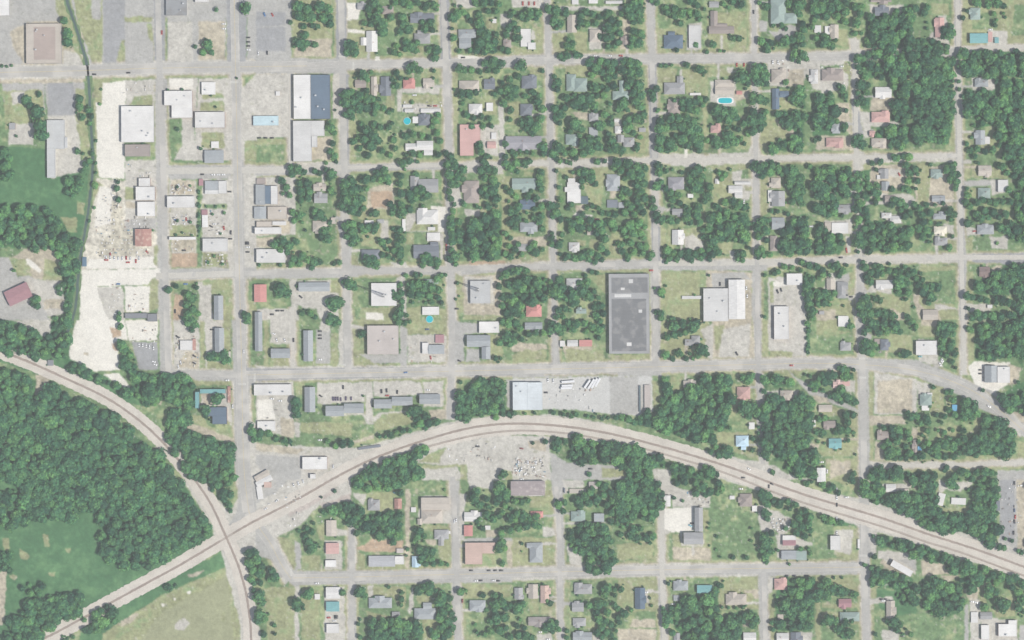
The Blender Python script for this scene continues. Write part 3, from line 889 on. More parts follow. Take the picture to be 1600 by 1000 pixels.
G k 230,40 280,60 270,250 235,250
G k 230,370 275,390 290,700 240,700
G y 275,50 600,45 600,80 540,320 470,310 470,200 320,90
G y 480,180 560,180 560,300 480,310
G d 400,280 455,280 455,320 405,320
G w 400,330 500,340 500,360 380,350
G d 0,480 210,480 215,540 0,530
G y 80,70 140,80 140,100 70,100
G y 0,450 80,460 80,480 0,480
G y 0,590 320,590 320,680 80,650 0,640
G d 610,190 650,190 650,240 610,240
G y 620,460 700,470 700,600 600,600
G y 490,490 540,500 530,570 480,540
G y 400,500 460,500 460,540 420,540
G k 0,660 230,660 280,640 880,620 930,650 1600,640 1600,690 930,690 870,680 440,690 230,690 0,690
G a 870,380 925,420 930,660 880,660
G g 930,40 1600,40 1600,640 950,640
G k 870,70 950,120 950,200 880,150
G k 900,280 960,300 940,340 900,320
G y 930,400 965,430 965,600 930,530
G y 970,430 1200,420 1200,540 970,530
G c 1070,480 1130,460 1200,520 1200,560 1080,560
G y 1240,40 1480,30 1480,60 1240,60
G y 1250,80 1390,90 1380,240 1260,270
G c 1380,80 1440,60 1430,130 1380,130
G c 1400,120 1510,120 1510,160 1400,160
G c 1440,150 1490,150 1480,250 1440,250
G y 1455,165 1510,165 1510,200 1455,200
G k 1510,120 1550,120 1550,380 1500,360
G y 1550,110 1600,110 1600,340 1550,350
G y 1290,500 1380,510 1370,590 1290,590
G y 1300,250 1340,230 1330,300 1260,300
G c 1360,570 1400,570 1400,620 1370,620
G k 1560,640 1600,640 1600,700 1500,690
G y 280,690 430,685 430,710 280,710
G y 520,690 870,680 870,700 520,700
G k 440,680 480,680 470,720 430,710
G g 0,700 600,700 600,1000 0,1000
G d 220,870 270,880 280,1000 220,1000
G y 460,900 500,930 500,1000 460,990
G y 480,720 600,710 600,850 540,800
G k 860,680 930,700 920,1000 865,1000
G y 935,700 1220,700 1220,1000 980,1000 940,900
G d 1215,690 1500,700 1500,1000 1220,1000
G y 980,900 1010,900 1010,1000 980,1000
G k 1250,710 1450,700 1490,750 1350,740 1330,800 1250,800
G k 1500,690 1555,690 1555,1000 1500,1000
G g 1560,690 1600,690 1600,1000 1560,1000
G y 880,700 960,690 960,780 930,790
G y 820,690 860,700 860,1000 840,1000
G d 0,620 60,620 60,660 0,655
B house greengrey 0,115,150,185,g 60,150,110,205,h
B house slate 50,250,145,310,g
B house bluegrey 50,390,160,450,h
B house white 345,140,430,270,f 330,170,360,200,f
B shed dark 430,228,476,275,f
B house bluegrey 592,90,675,195,h
B shed darkgrey 595,250,660,298,f
B house bluegrey 665,265,700,300,f
B house purplegrey 975,108,1075,185,h
B shed white 1098,212,1132,236,f
B shed white 1268,118,1295,150,g
B house white 1352,160,1440,208,g 1390,135,1490,155,g 1390,200,1440,240,g
B house pale 355,515,422,570,h
B house white 1000,437,1073,530,g
B house grey 1000,305,1065,345,g
B shed grey 30,525,100,570,g
B shed tan 470,440,510,470,g
B house pale 340,740,440,815,h
B house red 88,912,185,980,h
B warehouse grey 605,712,858,1210,f 622,735,848,830,p,membrane 622,868,838,1195,p,membrane 680,798,704,812,p,white 730,745,756,770,p,pale 790,935,812,955,p,pale 715,1140,745,1162,p,white 640,838,745,858,p,pale
B shed pale 1062,850,1185,868,f
B warehouse pale 1195,803,1350,1008,f
B warehouse white 1352,748,1455,995,g
B house greengrey 400,930,465,960,g
B house white 350,115,395,150,f
T 30,20,36 80,20,36 110,10,30 30,70,24 10,60,24 180,80,32 170,110,28 170,150,34 180,180,32 120,195,22 20,230,30 40,300,32 20,330,30 100,230,32 150,240,30 180,290,36 140,310,26 90,330,20 180,350,26 30,370,34 20,420,26 170,390,32 190,430,28 150,370,20 130,360,20 90,380,18
T 20,560,30 60,590,26 110,550,30 150,580,34 140,530,28 190,560,24 40,530,26 240,290,32 270,330,40 280,290,30 300,250,28 250,350,28 300,370,26 290,170,20 245,490,28 250,530,28 290,530,30 250,460,20 275,70,18 310,470,24
T 360,20,24 340,10,20 300,10,24 450,80,40 490,120,42 440,130,34 490,80,34 420,80,28 520,150,28 440,170,24 380,80,20 340,110,18 500,290,28 470,300,20 540,300,24 560,330,24 530,10,30 580,10,20 370,280,26 350,300,20 440,340,24
T 660,20,40 720,30,40 780,50,38 830,50,30 680,70,30 740,90,40 800,100,42 820,150,34 780,160,34 700,190,36 730,210,34 690,230,30 800,200,38 820,240,36 780,250,34 740,290,30 800,300,34 700,120,24 640,50,26 660,170,16 720,270,30 700,330,30 640,340,28 760,340,28 820,330,28 600,340,26
T 380,400,40 420,380,34 420,430,36 370,440,30 350,380,26 490,380,32 480,430,30 540,400,38 560,440,34 530,460,30 590,400,24 620,400,36 640,430,26 580,490,32 560,550,34 590,580,26 490,580,28 540,600,30 600,380,24
T 700,440,34,l 740,410,38,l 790,400,38,l 830,420,26,l 760,460,36,l 800,460,32,l 740,520,32,l 760,570,28,l 710,480,22,l 820,490,26,l 830,540,28 800,540,28 820,580,26 680,530,30 660,520,20 690,570,30 720,600,30 870,590,28 860,620,18 720,620,24 350,600,30 390,620,28 430,610,30 480,620,26 520,640,28 330,620,20 300,590,20 560,620,26 450,590,24
T 910,40,34 920,80,32 960,70,26 900,170,36 930,140,30 960,180,24 880,250,30 900,340,34 930,370,36 880,300,28 910,380,26 1060,80,22 1000,60,14
T 1130,80,40 1160,60,38 1110,130,34 1160,140,40 1140,180,38 1180,190,30 1100,180,26 990,210,32 1040,220,28 1000,250,28 1050,270,26 990,380,32 1030,380,28 1100,320,34 1150,340,38 1090,360,34 1160,300,36 1110,390,30 1170,390,28 1200,260,28 1220,220,32 1230,170,34 1190,100,24 1000,290,20 1080,290,22 1200,60,20
T 1500,40,30 1540,50,40 1580,70,36 1560,100,26 1520,20,24 1580,30,24 1290,80,22,l 1330,90,26,l 1310,120,24,l 1360,60,16 1330,270,32 1380,260,36 1420,280,34 1450,300,28 1280,290,26 1300,310,24 1400,300,26 1470,300,18
T 970,570,32 1010,580,30 1050,590,30 1100,580,30 1140,590,34 1180,570,28 1030,620,26 980,620,28 1120,625,26 1200,590,24 950,600,22 1090,610,26 1180,610,24 960,640,16
W 32 1250,330 1470,330 1480,380 1490,450 1480,530 1390,510 1260,520 1220,500 1220,340
T 1270,550,28 1290,580,28 1250,590,32 1230,560,28 1410,590,34 1440,590,32 1440,625,28 1230,620,22 1410,620,22 1560,380,38 1530,420,34 1580,440,38 1540,480,36 1590,500,28 1510,400,24 1530,580,30 1560,560,28 1570,600,26 1540,610,22 1480,550,18 1190,440,22 1200,480,24 1590,380,24
T 30,690,34 90,690,30 60,680,24 500,700,24 530,705,20 460,720,20
W 34 0,730 210,730 215,890 80,890 60,930 0,980
T 20,960,30 60,970,26 40,930,24 150,910,16
W 34 230,720 320,730 330,880 290,900 230,840
T 380,850,48 440,820,46 470,770,32 420,770,30 480,850,40 360,810,28 510,820,26 400,890,30 340,870,24 540,860,22 380,900,30 330,930,26 360,940,20 510,920,26 530,970,34 560,910,24 290,940,28 280,980,28 570,960,28 540,920,24 320,980,24
T 930,820,36 940,850,20 890,800,14 930,960,34 900,950,20 930,990,28 990,990,18 1010,990,20 1110,995,14 1230,720,10 1575,980,18 1580,720,18
C 1300,775,90,black 515,370,0,red 535,372,0,red 870,690,0,red 600,12,0,white 1470,850,90,white 1465,800,90,white 1450,260,90,white
@ 2 2
G g 0,0 600,0 600,280 300,280 290,240 240,240 0,260
G d 0,160 60,140 220,150 220,180 100,190 0,200
G k 250,90 290,110 300,270 250,270
G y 90,180 220,190 210,245 0,255 0,220
G d 300,150 500,170 520,230 340,240
G y 330,180 570,190 570,250 340,250
G y 620,215 870,215 870,245 620,250
G k 870,0 930,0 920,260 880,270
G y 930,0 1230,0 1230,240 940,230
G c 1170,60 1260,20 1260,240 1210,230 1210,120
G d 1250,0 1500,0 1510,235 1260,235
G y 1260,40 1330,30 1320,170 1270,190
G c 1320,60 1490,20 1480,230 1290,230
G k 1510,0 1560,0 1560,240 1520,240
G y 1560,10 1600,0 1600,250 1580,240
G k 0,270 1600,250 1600,330 870,350 0,360
G y 0,262 250,262 250,275 0,280
G y 200,340 660,325 660,350 200,352
G y 930,330 1600,310 1600,330 930,345
G p 0,365 875,350 880,570 800,600 620,590 380,560 180,560 0,550
G k 610,355 790,355 790,590 615,590
G k 800,400 870,400 860,600 800,600
G d 0,570 300,570 400,600 0,600
G g 0,560 280,560 640,590 800,650 640,640 400,610 0,600
G y 875,370 930,400 940,470 890,560
G g 980,340 1600,330 1600,900 1500,880 1240,780 980,700 900,620
G y 990,350 1070,350 1060,440 1000,460
G y 1360,400 1500,400 1510,500 1380,520
G y 1370,510 1420,510 1400,600 1360,600
G k 1530,370 1560,370 1570,640 1600,900 1540,880 1530,640
G y 1280,700 1520,700 1520,870 1280,790
G c 0,600 300,590 640,660 1000,760 1240,830 1540,890 1600,900 1600,1000 1290,1000 1100,900 800,810 560,740 250,700 0,710
G c 0,725 235,725 245,1000 0,1000
G c 0,725 220,730 220,850 0,860
G d 100,760 220,740 210,820 110,800
G g 235,720 600,740 600,900 400,900 240,820
G g 600,760 800,780 1240,960 1300,1000 640,1000
G k 240,820 340,890 640,910 730,920 720,1000 245,1000
G y 560,920 720,930 720,980 560,985
G c 880,930 990,940 990,1000 890,1000
G c 1560,800 1600,860 1600,900 1540,890
B warehouse paleblue 5,388,100,562,f 100,390,190,562,f
B house bluegrey 80,15,190,60,g
B house grey 1080,120,1130,160,g 1120,98,1175,150,h
B shed pale 345,125,412,165,g
B shed red 420,125,500,165,f
B shed white 300,130,330,165,f
B house tan 1070,378,1150,422,g
B house pinkred 1405,418,1488,495,h
B shed white 1480,640,1515,682,f
B house lightblue 1398,722,1478,790,h 1430,780,1462,812,g
B shed dark 795,410,803,575,f
B shed pinkwhite 828,405,862,560,f
B shed white 98,392,150,438,f
T 20,20,34 50,50,34 20,90,34 100,90,30 150,80,28 200,80,26 60,120,24 10,130,30 240,60,34 280,50,38 300,80,28 320,50,24 350,20,30 400,30,34 450,20,34 500,40,36 540,60,34 570,40,24 460,70,24 540,110,24 380,60,26 550,10,24 250,20,30
T 1010,40,40 1060,20,34 1010,90,36 970,110,26 1130,50,44 1150,20,34 1080,80,26 1050,90,24 1180,190,46 1160,220,30 1215,210,28 960,220,30 1000,240,24 1050,210,30 1090,240,28 1110,210,20 1030,205,22 1130,240,18
T 10,580,22 80,585,14 140,580,18 260,580,20 320,590,22 370,600,24 400,590,22 470,600,18 510,605,18 560,615,20 600,610,16 650,610,24 690,610,30 730,620,30 760,640,28 800,640,30 840,600,36 850,640,36 850,570,24 810,610,28
W 34 930,360 980,350 985,450 1060,440 1080,450 1160,340 1240,350 1260,350 1260,760 1230,770 1120,750 990,700 890,690 880,620 930,540 940,430
T 1340,390,50 1300,370,36 1470,370,38 1440,360,30 1500,350,24 1450,550,48 1500,540,40 1540,580,40 1420,560,24 1480,600,34 1360,675,18 1240,820,28 1340,830,50 1290,840,34 1320,800,30 1500,740,22 1500,810,22 1270,790,24 1330,370,24
W 34 1270,390 1370,430 1380,500 1350,600 1290,660 1270,640
W 34 1570,340 1600,340 1600,900 1580,870 1530,760 1530,680 1560,560 1575,450
W 30 1270,600 1340,610 1300,690 1270,690
T 280,760,36 290,800,34 330,760,26 265,800,28 210,760,22
W 30 350,750 400,710 460,720 500,750 590,770 590,880 550,900 360,885
W 32 590,770 700,770 780,790 1000,900 1220,970 1240,910 1290,960 1290,1000 1000,1000 990,930 880,920 880,1000 730,1000 720,930 650,910 600,830
T 700,790,24,l 730,800,24,l 690,850,24,l 760,900,56 720,920,36 840,890,44 480,965,22 130,770,12 1120,940,36 1060,930,36 1240,950,44 1210,930,30 1180,960,24
C 1405,210,60,black 212,453,0,black 490,930,0,black 1480,930,40,white 1445,985,0,black 60,803,10,darkred 225,375,90,white 258,378,90,white 60,995,0,white 100,890,90,white 150,890,90,white 180,880,90,white 130,920,0,white 30,940,0,white 60,930,90,white 40,890,90,white
R 470,400,125,60 495,400,122,70 515,395,120,70 535,390,120,60 350,385,175,80 345,410,178,70 340,425,178,70
@ 2 3
G c 0,0 210,0 210,100 0,100
G y 205,0 245,0 245,180 200,120
G k 245,0 320,0 330,540 290,540 290,250 260,120
G g 0,100 250,170 250,350 0,350
G y 120,100 210,110 220,180 110,170
G c 190,290 270,300 270,355 190,350
G y 0,360 280,360 290,530 0,540
G c 190,390 280,390 280,405 195,405
G g 350,0 610,0 640,540 600,580 350,540
G c 320,0 450,0 450,50 350,50 340,90 320,90
G d 360,85 460,80 420,60 340,60
G c 320,265 600,262 600,270 320,280
G c 350,400 430,460 440,530 370,530 345,450
G g 640,0 920,0 940,200 900,320 920,540 640,540
G y 660,400 880,380 890,500 660,500
G c 900,0 1000,0 1000,100 930,150
G c 1000,20 1060,60 1240,100 1240,170 1000,170
G w 940,180 1140,170 1140,320 1000,330 940,300
G c 920,300 1000,320 950,340 960,530 915,530
G y 960,340 1250,330 1250,510 1100,530 960,520
G d 1005,420 1240,420 1240,500 1010,500
G c 1050,330 1065,330 1070,400 1185,405 1190,370 1200,370 1195,415 1060,412
G c 1123,410 1138,410 1138,475 1123,475
G g 950,340 1005,340 1005,530 960,530
G g 1280,0 1550,80 1550,520 1260,520 1250,200
G g 1290,240 1530,240 1530,500 1290,500
G y 1170,180 1230,180 1230,320 1200,320
G c 1530,160 1600,160 1600,330 1550,300
G c 1200,0 1500,0 1600,40 1600,60 1520,60 1320,0
G c 0,545 290,545 460,540 650,545 900,540 920,520 960,535 1600,525 1600,600 940,610 900,605 0,630
G k 0,560 1600,540 1600,590 0,610
G k 270,620 330,630 325,1000 290,1000 280,700
G k 910,610 950,610 975,1000 940,1000
G g 0,640 260,640 270,1000 0,1000
G y 180,740 260,740 255,840 180,840
G y 110,700 165,700 165,840 110,840
G y 320,640 365,640 360,930 325,930
G g 365,635 640,635 640,1000 365,1000
G y 460,850 530,860 540,930 450,930
G y 660,615 900,620 900,820 660,830
G c 810,690 920,690 920,705 840,710 860,770 830,770
G g 650,830 900,830 900,930 650,930
G d 660,930 900,930 900,1000 660,1000
G d 750,870 900,870 900,920 740,920
G g 960,620 1600,600 1600,1000 970,1000
G y 1290,610 1540,610 1540,810 1290,810
G d 1440,690 1540,680 1540,740 1510,740 1500,700 1450,710
G k 1540,540 1600,540 1600,1000 1550,1000
G d 1440,870 1530,870 1530,920 1440,920
G c 160,960 250,960 250,1000 160,1000
G c 500,950 550,990 550,1000 500,1000
B warehouse brownroof -8,5,205,95,g
B shed white 105,45,188,98,f
B house red 115,195,195,235,h
B house bluegrey 110,390,192,515,h 92,392,130,425,g
B shed tan 360,55,460,82,f
B shed pinkwhite 480,10,535,55,g
B house greengrey 368,195,458,258,h
B shop bluegrey 512,208,575,262,g
B shop white 948,95,990,165,g
B apartment grey 1140,170,1192,320,g 1070,325,1192,400,g
B house brown 1422,85,1500,165,h
B shed white 1500,160,1530,195,f
B house grey 15,672,68,745,g
B house tan 102,650,162,740,g
B house salmon 178,658,232,768,g
B house greybrown 102,855,245,910,g
B house grey 388,650,500,712,h
B house grey 375,765,448,822,g
B house grey 380,862,462,912,h
B house bluegrey 380,950,500,1010,g
B house slate 768,672,832,805,g
B house bluegrey 1008,630,1100,690,h
B shop teal 1155,655,1250,705,g
B shed bluegrey 1010,720,1045,755,f
B house tan 1335,712,1465,780,h
B shed grey 1010,955,1050,1020,g
B shed white 1445,952,1525,1015,g
B shed white 1360,98,1390,120,f
B shed darkgrey 325,50,332,80,f
T 20,130,30 60,140,28 100,130,24 30,210,34 70,220,34 110,240,30 40,300,34 90,290,36 140,280,32 170,290,24 150,230,30 20,250,28 60,395,14 60,445,8 60,250,26
T 290,150,34 330,140,28 320,190,24 280,130,20 410,130,36 450,100,36 490,80,34 480,140,34 530,120,36 570,90,34 590,150,30 540,20,26 570,30,24 430,160,26 500,60,26 580,40,30
W 32 400,290 440,270 600,290 610,350 600,540 560,590 480,560 440,480 370,440 350,380 340,320
T 540,430,20 580,410,34 620,380,30 620,450,34 580,470,32 640,500,26 480,560,28 540,570,28 600,560,34 620,520,30 620,200,30 620,260,28 630,130,30 620,80,26
W 36 640,0 900,0 930,60 930,180 880,240 650,240
T 760,310,34 800,300,24 740,350,30 780,360,36 840,360,34 880,350,28 720,280,20 680,340,26 860,390,20 660,270,26 690,290,22
T 1010,110,22 1065,130,12 1030,20,30 1080,10,28 1150,20,30 1150,80,34 1190,40,40 1230,70,34 1210,90,28 1290,20,34 1310,50,34 1280,80,26 1230,270,12 1228,300,12 1495,300,16 1495,380,16 1280,350,14 1275,435,14 1300,480,14 1382,482,20 1462,482,18 1235,410,9
T 1570,100,46 1590,150,30 1560,70,28 1575,200,36 1590,240,26 1560,360,34 1580,400,44 1560,440,28 1580,480,34 1590,510,24 1590,340,24
T 40,790,36 20,820,24 70,770,28 60,820,20 240,770,24 220,755,18 50,870,20,l 80,920,26 30,910,26 240,900,40 210,920,34 270,890,34 290,930,26 250,940,28 40,970,34 80,970,34 120,980,30 340,940,24 340,980,24
T 590,670,38 580,710,30 640,680,24 680,680,24 640,720,20 480,780,34,l 540,780,38 580,770,28 530,820,34 590,820,34 540,870,34 580,880,34 560,920,34 590,950,34 530,950,28 620,900,28 620,970,30 640,1000,26 640,780,24 660,800,28 700,830,36 740,810,20 670,890,24 660,860,24 650,940,20 560,980,28
T 975,645,18 870,785,12 860,735,9
W 34 1060,720 1250,710 1290,640 1290,1000 1060,1000 1010,900 1000,820
T 950,830,30 970,870,40 960,900,34 940,800,20 990,800,26 980,840,30 1000,950,26 1300,660,28 1270,690,30 1310,795,16 1350,798,16 1400,798,18 1440,795,18
W 32 1300,870 1350,830 1530,820 1530,920 1440,900 1430,1000 1300,1000
T 1320,930,34 1350,960,34 1400,950,34 1480,850,34,l 1520,870,34 1450,840,30
C 1115,285,30,cyan 1125,270,0,black 868,782,30,black 838,702,0,white 860,735,60,black 225,995,0,white 1430,55,0,white 175,950,0,white 1005,775,0,white
@ 3 0
G g 0,0 1200,0 1200,310 0,310
G g 0,400 1180,380 1180,940 0,940
G k 0,190 50,200 130,150 190,170 130,260 50,250
G c 0,345 520,345 530,250 570,245 570,340 660,370 600,350 500,385 0,385
G c 0,385 480,385 480,410 0,410
G k 290,330 650,320 680,370 300,380
G y 410,180 500,180 500,300 420,270
G d 600,290 650,290 670,350 620,330
G y 0,310 220,305 220,340 0,340
G c 630,30 850,30 830,90 640,90
G g 1010,0 1145,0 1145,110 1000,90
G y 1020,20 1130,20 1130,90 1030,90
G c 1060,100 1110,100 1140,290 1000,240 1040,180
G g 930,110 1040,110 1040,200 930,200
G a 1165,0 1200,0 1200,200 1205,330 1140,360 1110,330 1170,300
G y 1200,0 1500,0 1500,320 1210,320
G g 1280,80 1430,80 1430,180 1280,180
G c 1370,190 1495,190 1495,280 1370,280
G y 1500,0 1600,0 1600,285 1500,285
G g 1540,30 1600,30 1600,220 1520,220
G c 1205,290 1600,280 1600,315 1205,325
G c 0,410 250,410 220,540 0,540
G d 130,440 225,430 225,540 120,540
G c 240,410 330,410 330,560 280,560 240,460
G c 330,430 500,420 500,560 330,580
G y 480,400 510,400 510,480 460,440
G d 430,650 510,640 520,850 440,750
G d 20,760 100,740 170,840 30,900 0,880
G y 0,750 60,760 150,850 0,910
G y 60,560 150,560 180,680 60,690
G d 650,600 790,600 790,690 640,690
G c 620,740 840,770 760,790 620,790
G c 520,480 560,490 550,520 520,510
G a 525,650 570,700 600,870 540,870
G c 570,700 640,700 640,860 600,860
G d 300,850 520,850 520,940 300,940
G d 645,870 760,870 760,930 640,930
G g 780,820 860,820 860,930 780,930
G g 1250,400 1600,390 1600,1000 1260,1000
G y 1140,700 1175,720 1165,930 1130,930
G k 1165,590 1205,590 1215,1000 1175,1000
G y 1215,810 1280,820 1280,930 1220,880
G c 0,965 1170,955 1170,1000 0,1000
G g 20,920 500,945 900,930 1170,925 1170,960 0,965
G c 540,930 600,950 600,1000 530,1000
G c 1270,480 1420,480 1420,560 1280,560
G y 1280,820 1470,800 1470,920 1300,960
B church greengrey 15,0,110,150,h 95,85,180,150,h
B house darkgrey 665,45,755,100,g
B house brown 640,0,770,15,g
B house tan 388,155,440,245,g
B shed white 355,165,385,215,f
B shed pale 290,160,330,205,f
B house pinkred 1042,112,1100,235,g
B house greengrey 1262,50,1325,125,h
B shop teal 1258,210,1370,272,g
B shed pinkred 1375,200,1400,262,f
B house tan 20,435,110,515,h
B house pale 265,435,312,525,h
B house brown 335,435,470,505,h
B house slate 25,555,70,685,g 70,570,130,610,g
B house white 668,545,770,612,g
B house pinkred 645,700,760,765,h
B house pinkred 632,818,668,850,g
B house tan 645,865,738,920,h
B house pinkred 362,862,470,918,h
B house bluegrey 400,770,450,835,h
B house bluegrey 1290,495,1375,545,h
B house bluegrey 1295,815,1355,905,g
B shed white 1355,855,1385,900,f
B shed teal 1415,235,1440,270,f
T 130,30,34 180,40,44 220,20,28 190,90,28 160,60,26 30,160,20 80,160,24 110,180,20 100,260,40 60,280,20 10,270,34 150,250,34 200,240,40 220,190,30 210,280,28 170,290,26 215,150,26
T 280,60,38 330,50,40 390,60,42 440,50,38 480,80,36 300,100,32 360,100,34 430,100,32 290,20,30 350,15,30 420,15,32 480,20,30 480,140,28 270,170,26 360,260,42 400,290,36 330,280,28 300,240,24 350,230,24 420,250,24 465,130,20 285,130,24
T 540,50,36 570,90,32 550,150,36 540,210,28 590,40,24 580,210,22 170,340,34 210,350,36 150,370,24 240,370,28 190,385,22
W 34 620,110 730,95 860,20 890,30 895,200 920,260 1140,290 1120,360 1090,395 880,395 640,390 590,360 660,320 610,290
T 730,110,36 780,130,38 920,60,36 970,80,34 990,50,26 900,110,24 1130,210,48 1100,190,32 1140,170,26 1090,230,22 970,265,30 1020,260,26 1060,270,24 910,270,26 1215,115,26 990,180,12 990,140,10 1300,20,36 1370,30,34 1430,20,38 1470,40,24 1410,85,22 1410,140,20 1415,160,22 1470,85,14 1480,110,12 1240,70,18
W 34 500,390 560,350 640,350 650,400 640,480 600,500 530,440
W 34 640,400 860,400 860,480 640,490
W 34 530,520 630,510 640,680 570,680 520,600
W 34 780,500 870,490 870,930 760,920 750,800 770,740 790,660
W 30 680,790 860,800 860,920 760,920 740,860 680,860
W 36 900,400 1150,390 1160,720 1130,900 1000,890 910,920
W 30 1120,620 1170,640 1150,700
W 34 280,590 420,590 420,700 440,840 280,850
W 30 170,560 225,550 230,680 150,660 150,620
W 32 40,700 150,700 225,700 225,920 180,940 150,840 90,780
W 32 0,900 80,870 180,880 220,940 0,940
T 460,560,34 480,600,28 440,540,24 485,690,20 480,790,34 470,810,26 545,890,38 580,900,40 570,860,30 110,520,26 320,870,24 290,880,24 780,640,26 640,920,14
W 34 1180,330 1600,320 1600,480 1420,480 1400,500 1280,480 1220,480 1170,400
W 34 1240,560 1400,560 1420,490 1600,490 1600,1000 1510,1000 1500,770 1220,740 1210,600
W 30 1260,760 1480,770 1500,960 1480,1000 1460,900 1400,790 1290,800
T 1190,510,20 1190,560,18 1240,900,22 1260,940,26 1300,930,28 1350,950,30 1400,940,28 1270,860,12 1440,910,22 1290,980,24
W 30 770,980 900,980 900,1010 740,1010
C 30,388,90,white 62,388,90,white 460,415,0,white 785,655,40,white 1390,185,0,white
@ 3 1
G c 0,0 540,0 570,60 600,60 620,20 900,10 1180,20 1270,20 1270,0 0,0
G g 0,45 535,50 535,590 0,600
G y 590,30 640,20 640,60 600,70
G d 0,110 80,110 80,180 0,180
G c 0,190 30,190 30,300 0,300
G y 100,200 140,250 130,310 100,280
G y 20,330 160,330 130,370 20,360
G k 515,120 550,130 550,280 525,280
G d 380,200 420,200 420,260 370,240
G c 350,380 525,370 525,470 350,440
G y 480,490 530,480 530,590 440,590
G c 490,480 515,480 515,610 485,610
G g 0,595 540,580 540,610 0,640
G c 0,620 540,600 1200,590 1240,590 1240,640 900,650 560,650 0,660
G k 540,590 610,590 620,640 560,660 620,830 540,1000 560,760 560,660
G d 640,30 880,30 880,140 690,240 640,230
G c 740,50 830,60 830,110 750,100
G c 690,210 890,215 920,250 880,300 720,250
G g 640,300 890,300 890,580 640,580
G c 700,320 830,350 840,400 760,400
G d 910,40 1160,40 1160,290 920,290
G y 930,20 1020,20 1000,290 930,280
G g 930,380 1170,380 1170,580 930,570
G c 1100,400 1165,410 1165,480 1050,480
G y 1100,440 1190,480 1180,580 1100,570
G y 1160,30 1190,30 1190,600 1175,600
G k 1190,0 1220,0 1215,170 1230,460 1240,590 1235,1000 1190,1000 1190,380
G y 1220,20 1265,20 1265,120 1220,120
G g 1270,0 1540,0 1540,1000 1280,1000
G y 1270,20 1500,60 1500,115 1270,110
G k 1220,130 1420,125 1420,160 1225,165
G c 1390,120 1500,130 1500,200 1400,220
G y 1270,170 1390,170 1390,240 1270,230
G c 1240,420 1310,430 1300,470 1240,470
G y 1235,480 1280,480 1280,590 1240,580
G c 1390,480 1500,480 1500,560 1400,555
G a 1280,590 1600,570 1600,630 1500,650 1280,640
G g 1500,520 1600,510 1600,580 1500,580
G d 1400,670 1460,660 1460,700 1390,700
G y 0,650 60,660 70,680 0,690
G g 0,690 540,680 540,1000 280,1000 280,880 220,720 0,740
G c 0,740 100,730 230,770 235,1000 0,1000
G y 10,760 40,760 30,890 10,890
G w 35,760 110,760 110,790 35,790
G c 370,700 420,710 430,820 350,820
G k 430,740 520,700 540,1000 500,860 430,850
G y 290,870 530,880 530,1000 300,1000
G d 300,940 420,935 430,1000 300,1000
G y 510,700 535,700 535,860 500,850
G g 640,680 900,680 900,1000 640,1000
G c 650,780 770,790 770,840 610,830
G y 680,820 890,860 890,1000 800,1000 760,920 660,920
G d 760,920 850,960 840,1000 790,1000
G y 940,660 1195,660 1195,1000 940,1000
G g 960,700 1170,690 1170,900 1000,890
G c 1040,900 1080,900 1190,930 1080,940 1040,960
G d 970,930 1060,940 1080,1000 960,1000
G d 900,840 950,830 940,900 980,930 950,1000 920,920
G y 1240,700 1280,690 1280,900 1240,890
G c 1240,900 1400,900 1390,940 1280,950 1240,960
G y 1130,940 1180,950 1180,1000 1110,1000
G g 1550,650 1600,650 1600,1000 1550,1000
B house tan 18,112,78,175,h
B house grey 22,195,105,290,g
B shed white 0,190,22,260,f
B house bluegrey 22,360,102,435,g
B house brown 12,475,58,570,h
B house grey 435,280,515,330,g
B house white 397,392,500,460,f
B shed tan 355,390,395,440,f
B house grey 700,55,752,118,g
B house bluegrey 708,135,758,192,g
B house brown 728,222,795,270,g
B house white 708,330,770,365,h 760,350,830,395,h@30
B house greengrey 1015,58,1090,110,h
B house bluegrey 1022,222,1105,262,g
B house bluegrey 1030,335,1110,372,h
B house cream 1035,415,1115,462,h
B house grey 1040,488,1120,535,h
B house tan 1312,35,1395,100,g
B shop pale 1435,125,1498,200,f
B house greengrey 1310,175,1388,242,h
B house bluegrey 1305,405,1410,465,h
B house grey 320,945,350,965,f
B house darkbrown 1318,668,1385,730,g
B commercial white 115,710,212,782,f
B warehouse white 36,915,128,1120,f
B shed tan 365,740,415,810,g
B house grey 432,760,485,865,h
B house white 672,750,778,805,g
B shed white 438,975,500,1000,f
B shed tan 965,935,1060,1000,g
B shed white 1370,905,1400,925,f
B shed white 680,95,702,120,f
T 20,40,30 10,80,34 60,60,30 110,70,34 160,80,42 200,110,38 140,120,40 190,160,40 130,160,36 170,200,40 210,200,34 190,240,38 150,260,26 210,270,28 80,90,26 20,20,24 150,50,26 60,30,20
W 34 60,400 150,370 240,330 250,580 60,580 70,460
T 120,340,24 20,320,20 10,380,20 60,320,16 10,590,24 260,40,24
W 32 285,60 525,50 520,130 480,140 400,130 285,110
T 340,70,26,l 400,60,26,l 440,90,22,l
W 32 285,150 500,150 500,230 430,260 360,250 330,230 290,240
W 32 285,270 420,270 420,340 340,350 285,345
T 460,350,18 320,430,34 350,440,26 310,460,28 380,470,24 330,400,20
W 32 290,480 470,475 480,560 440,590 290,600
W 32 540,70 640,60 640,580 560,590 540,500 550,260 530,200
T 650,20,24 700,15,24 860,30,34 880,80,32 870,130,30 850,180,34 870,190,26 680,160,30 660,200,34 690,210,26 770,185,24 670,60,20 680,240,26 670,270,24 770,280,34 820,270,36 860,290,24 790,250,30 880,330,26 850,350,34 830,310,26
W 32 640,380 700,380 760,400 850,420 885,380 885,575 640,575
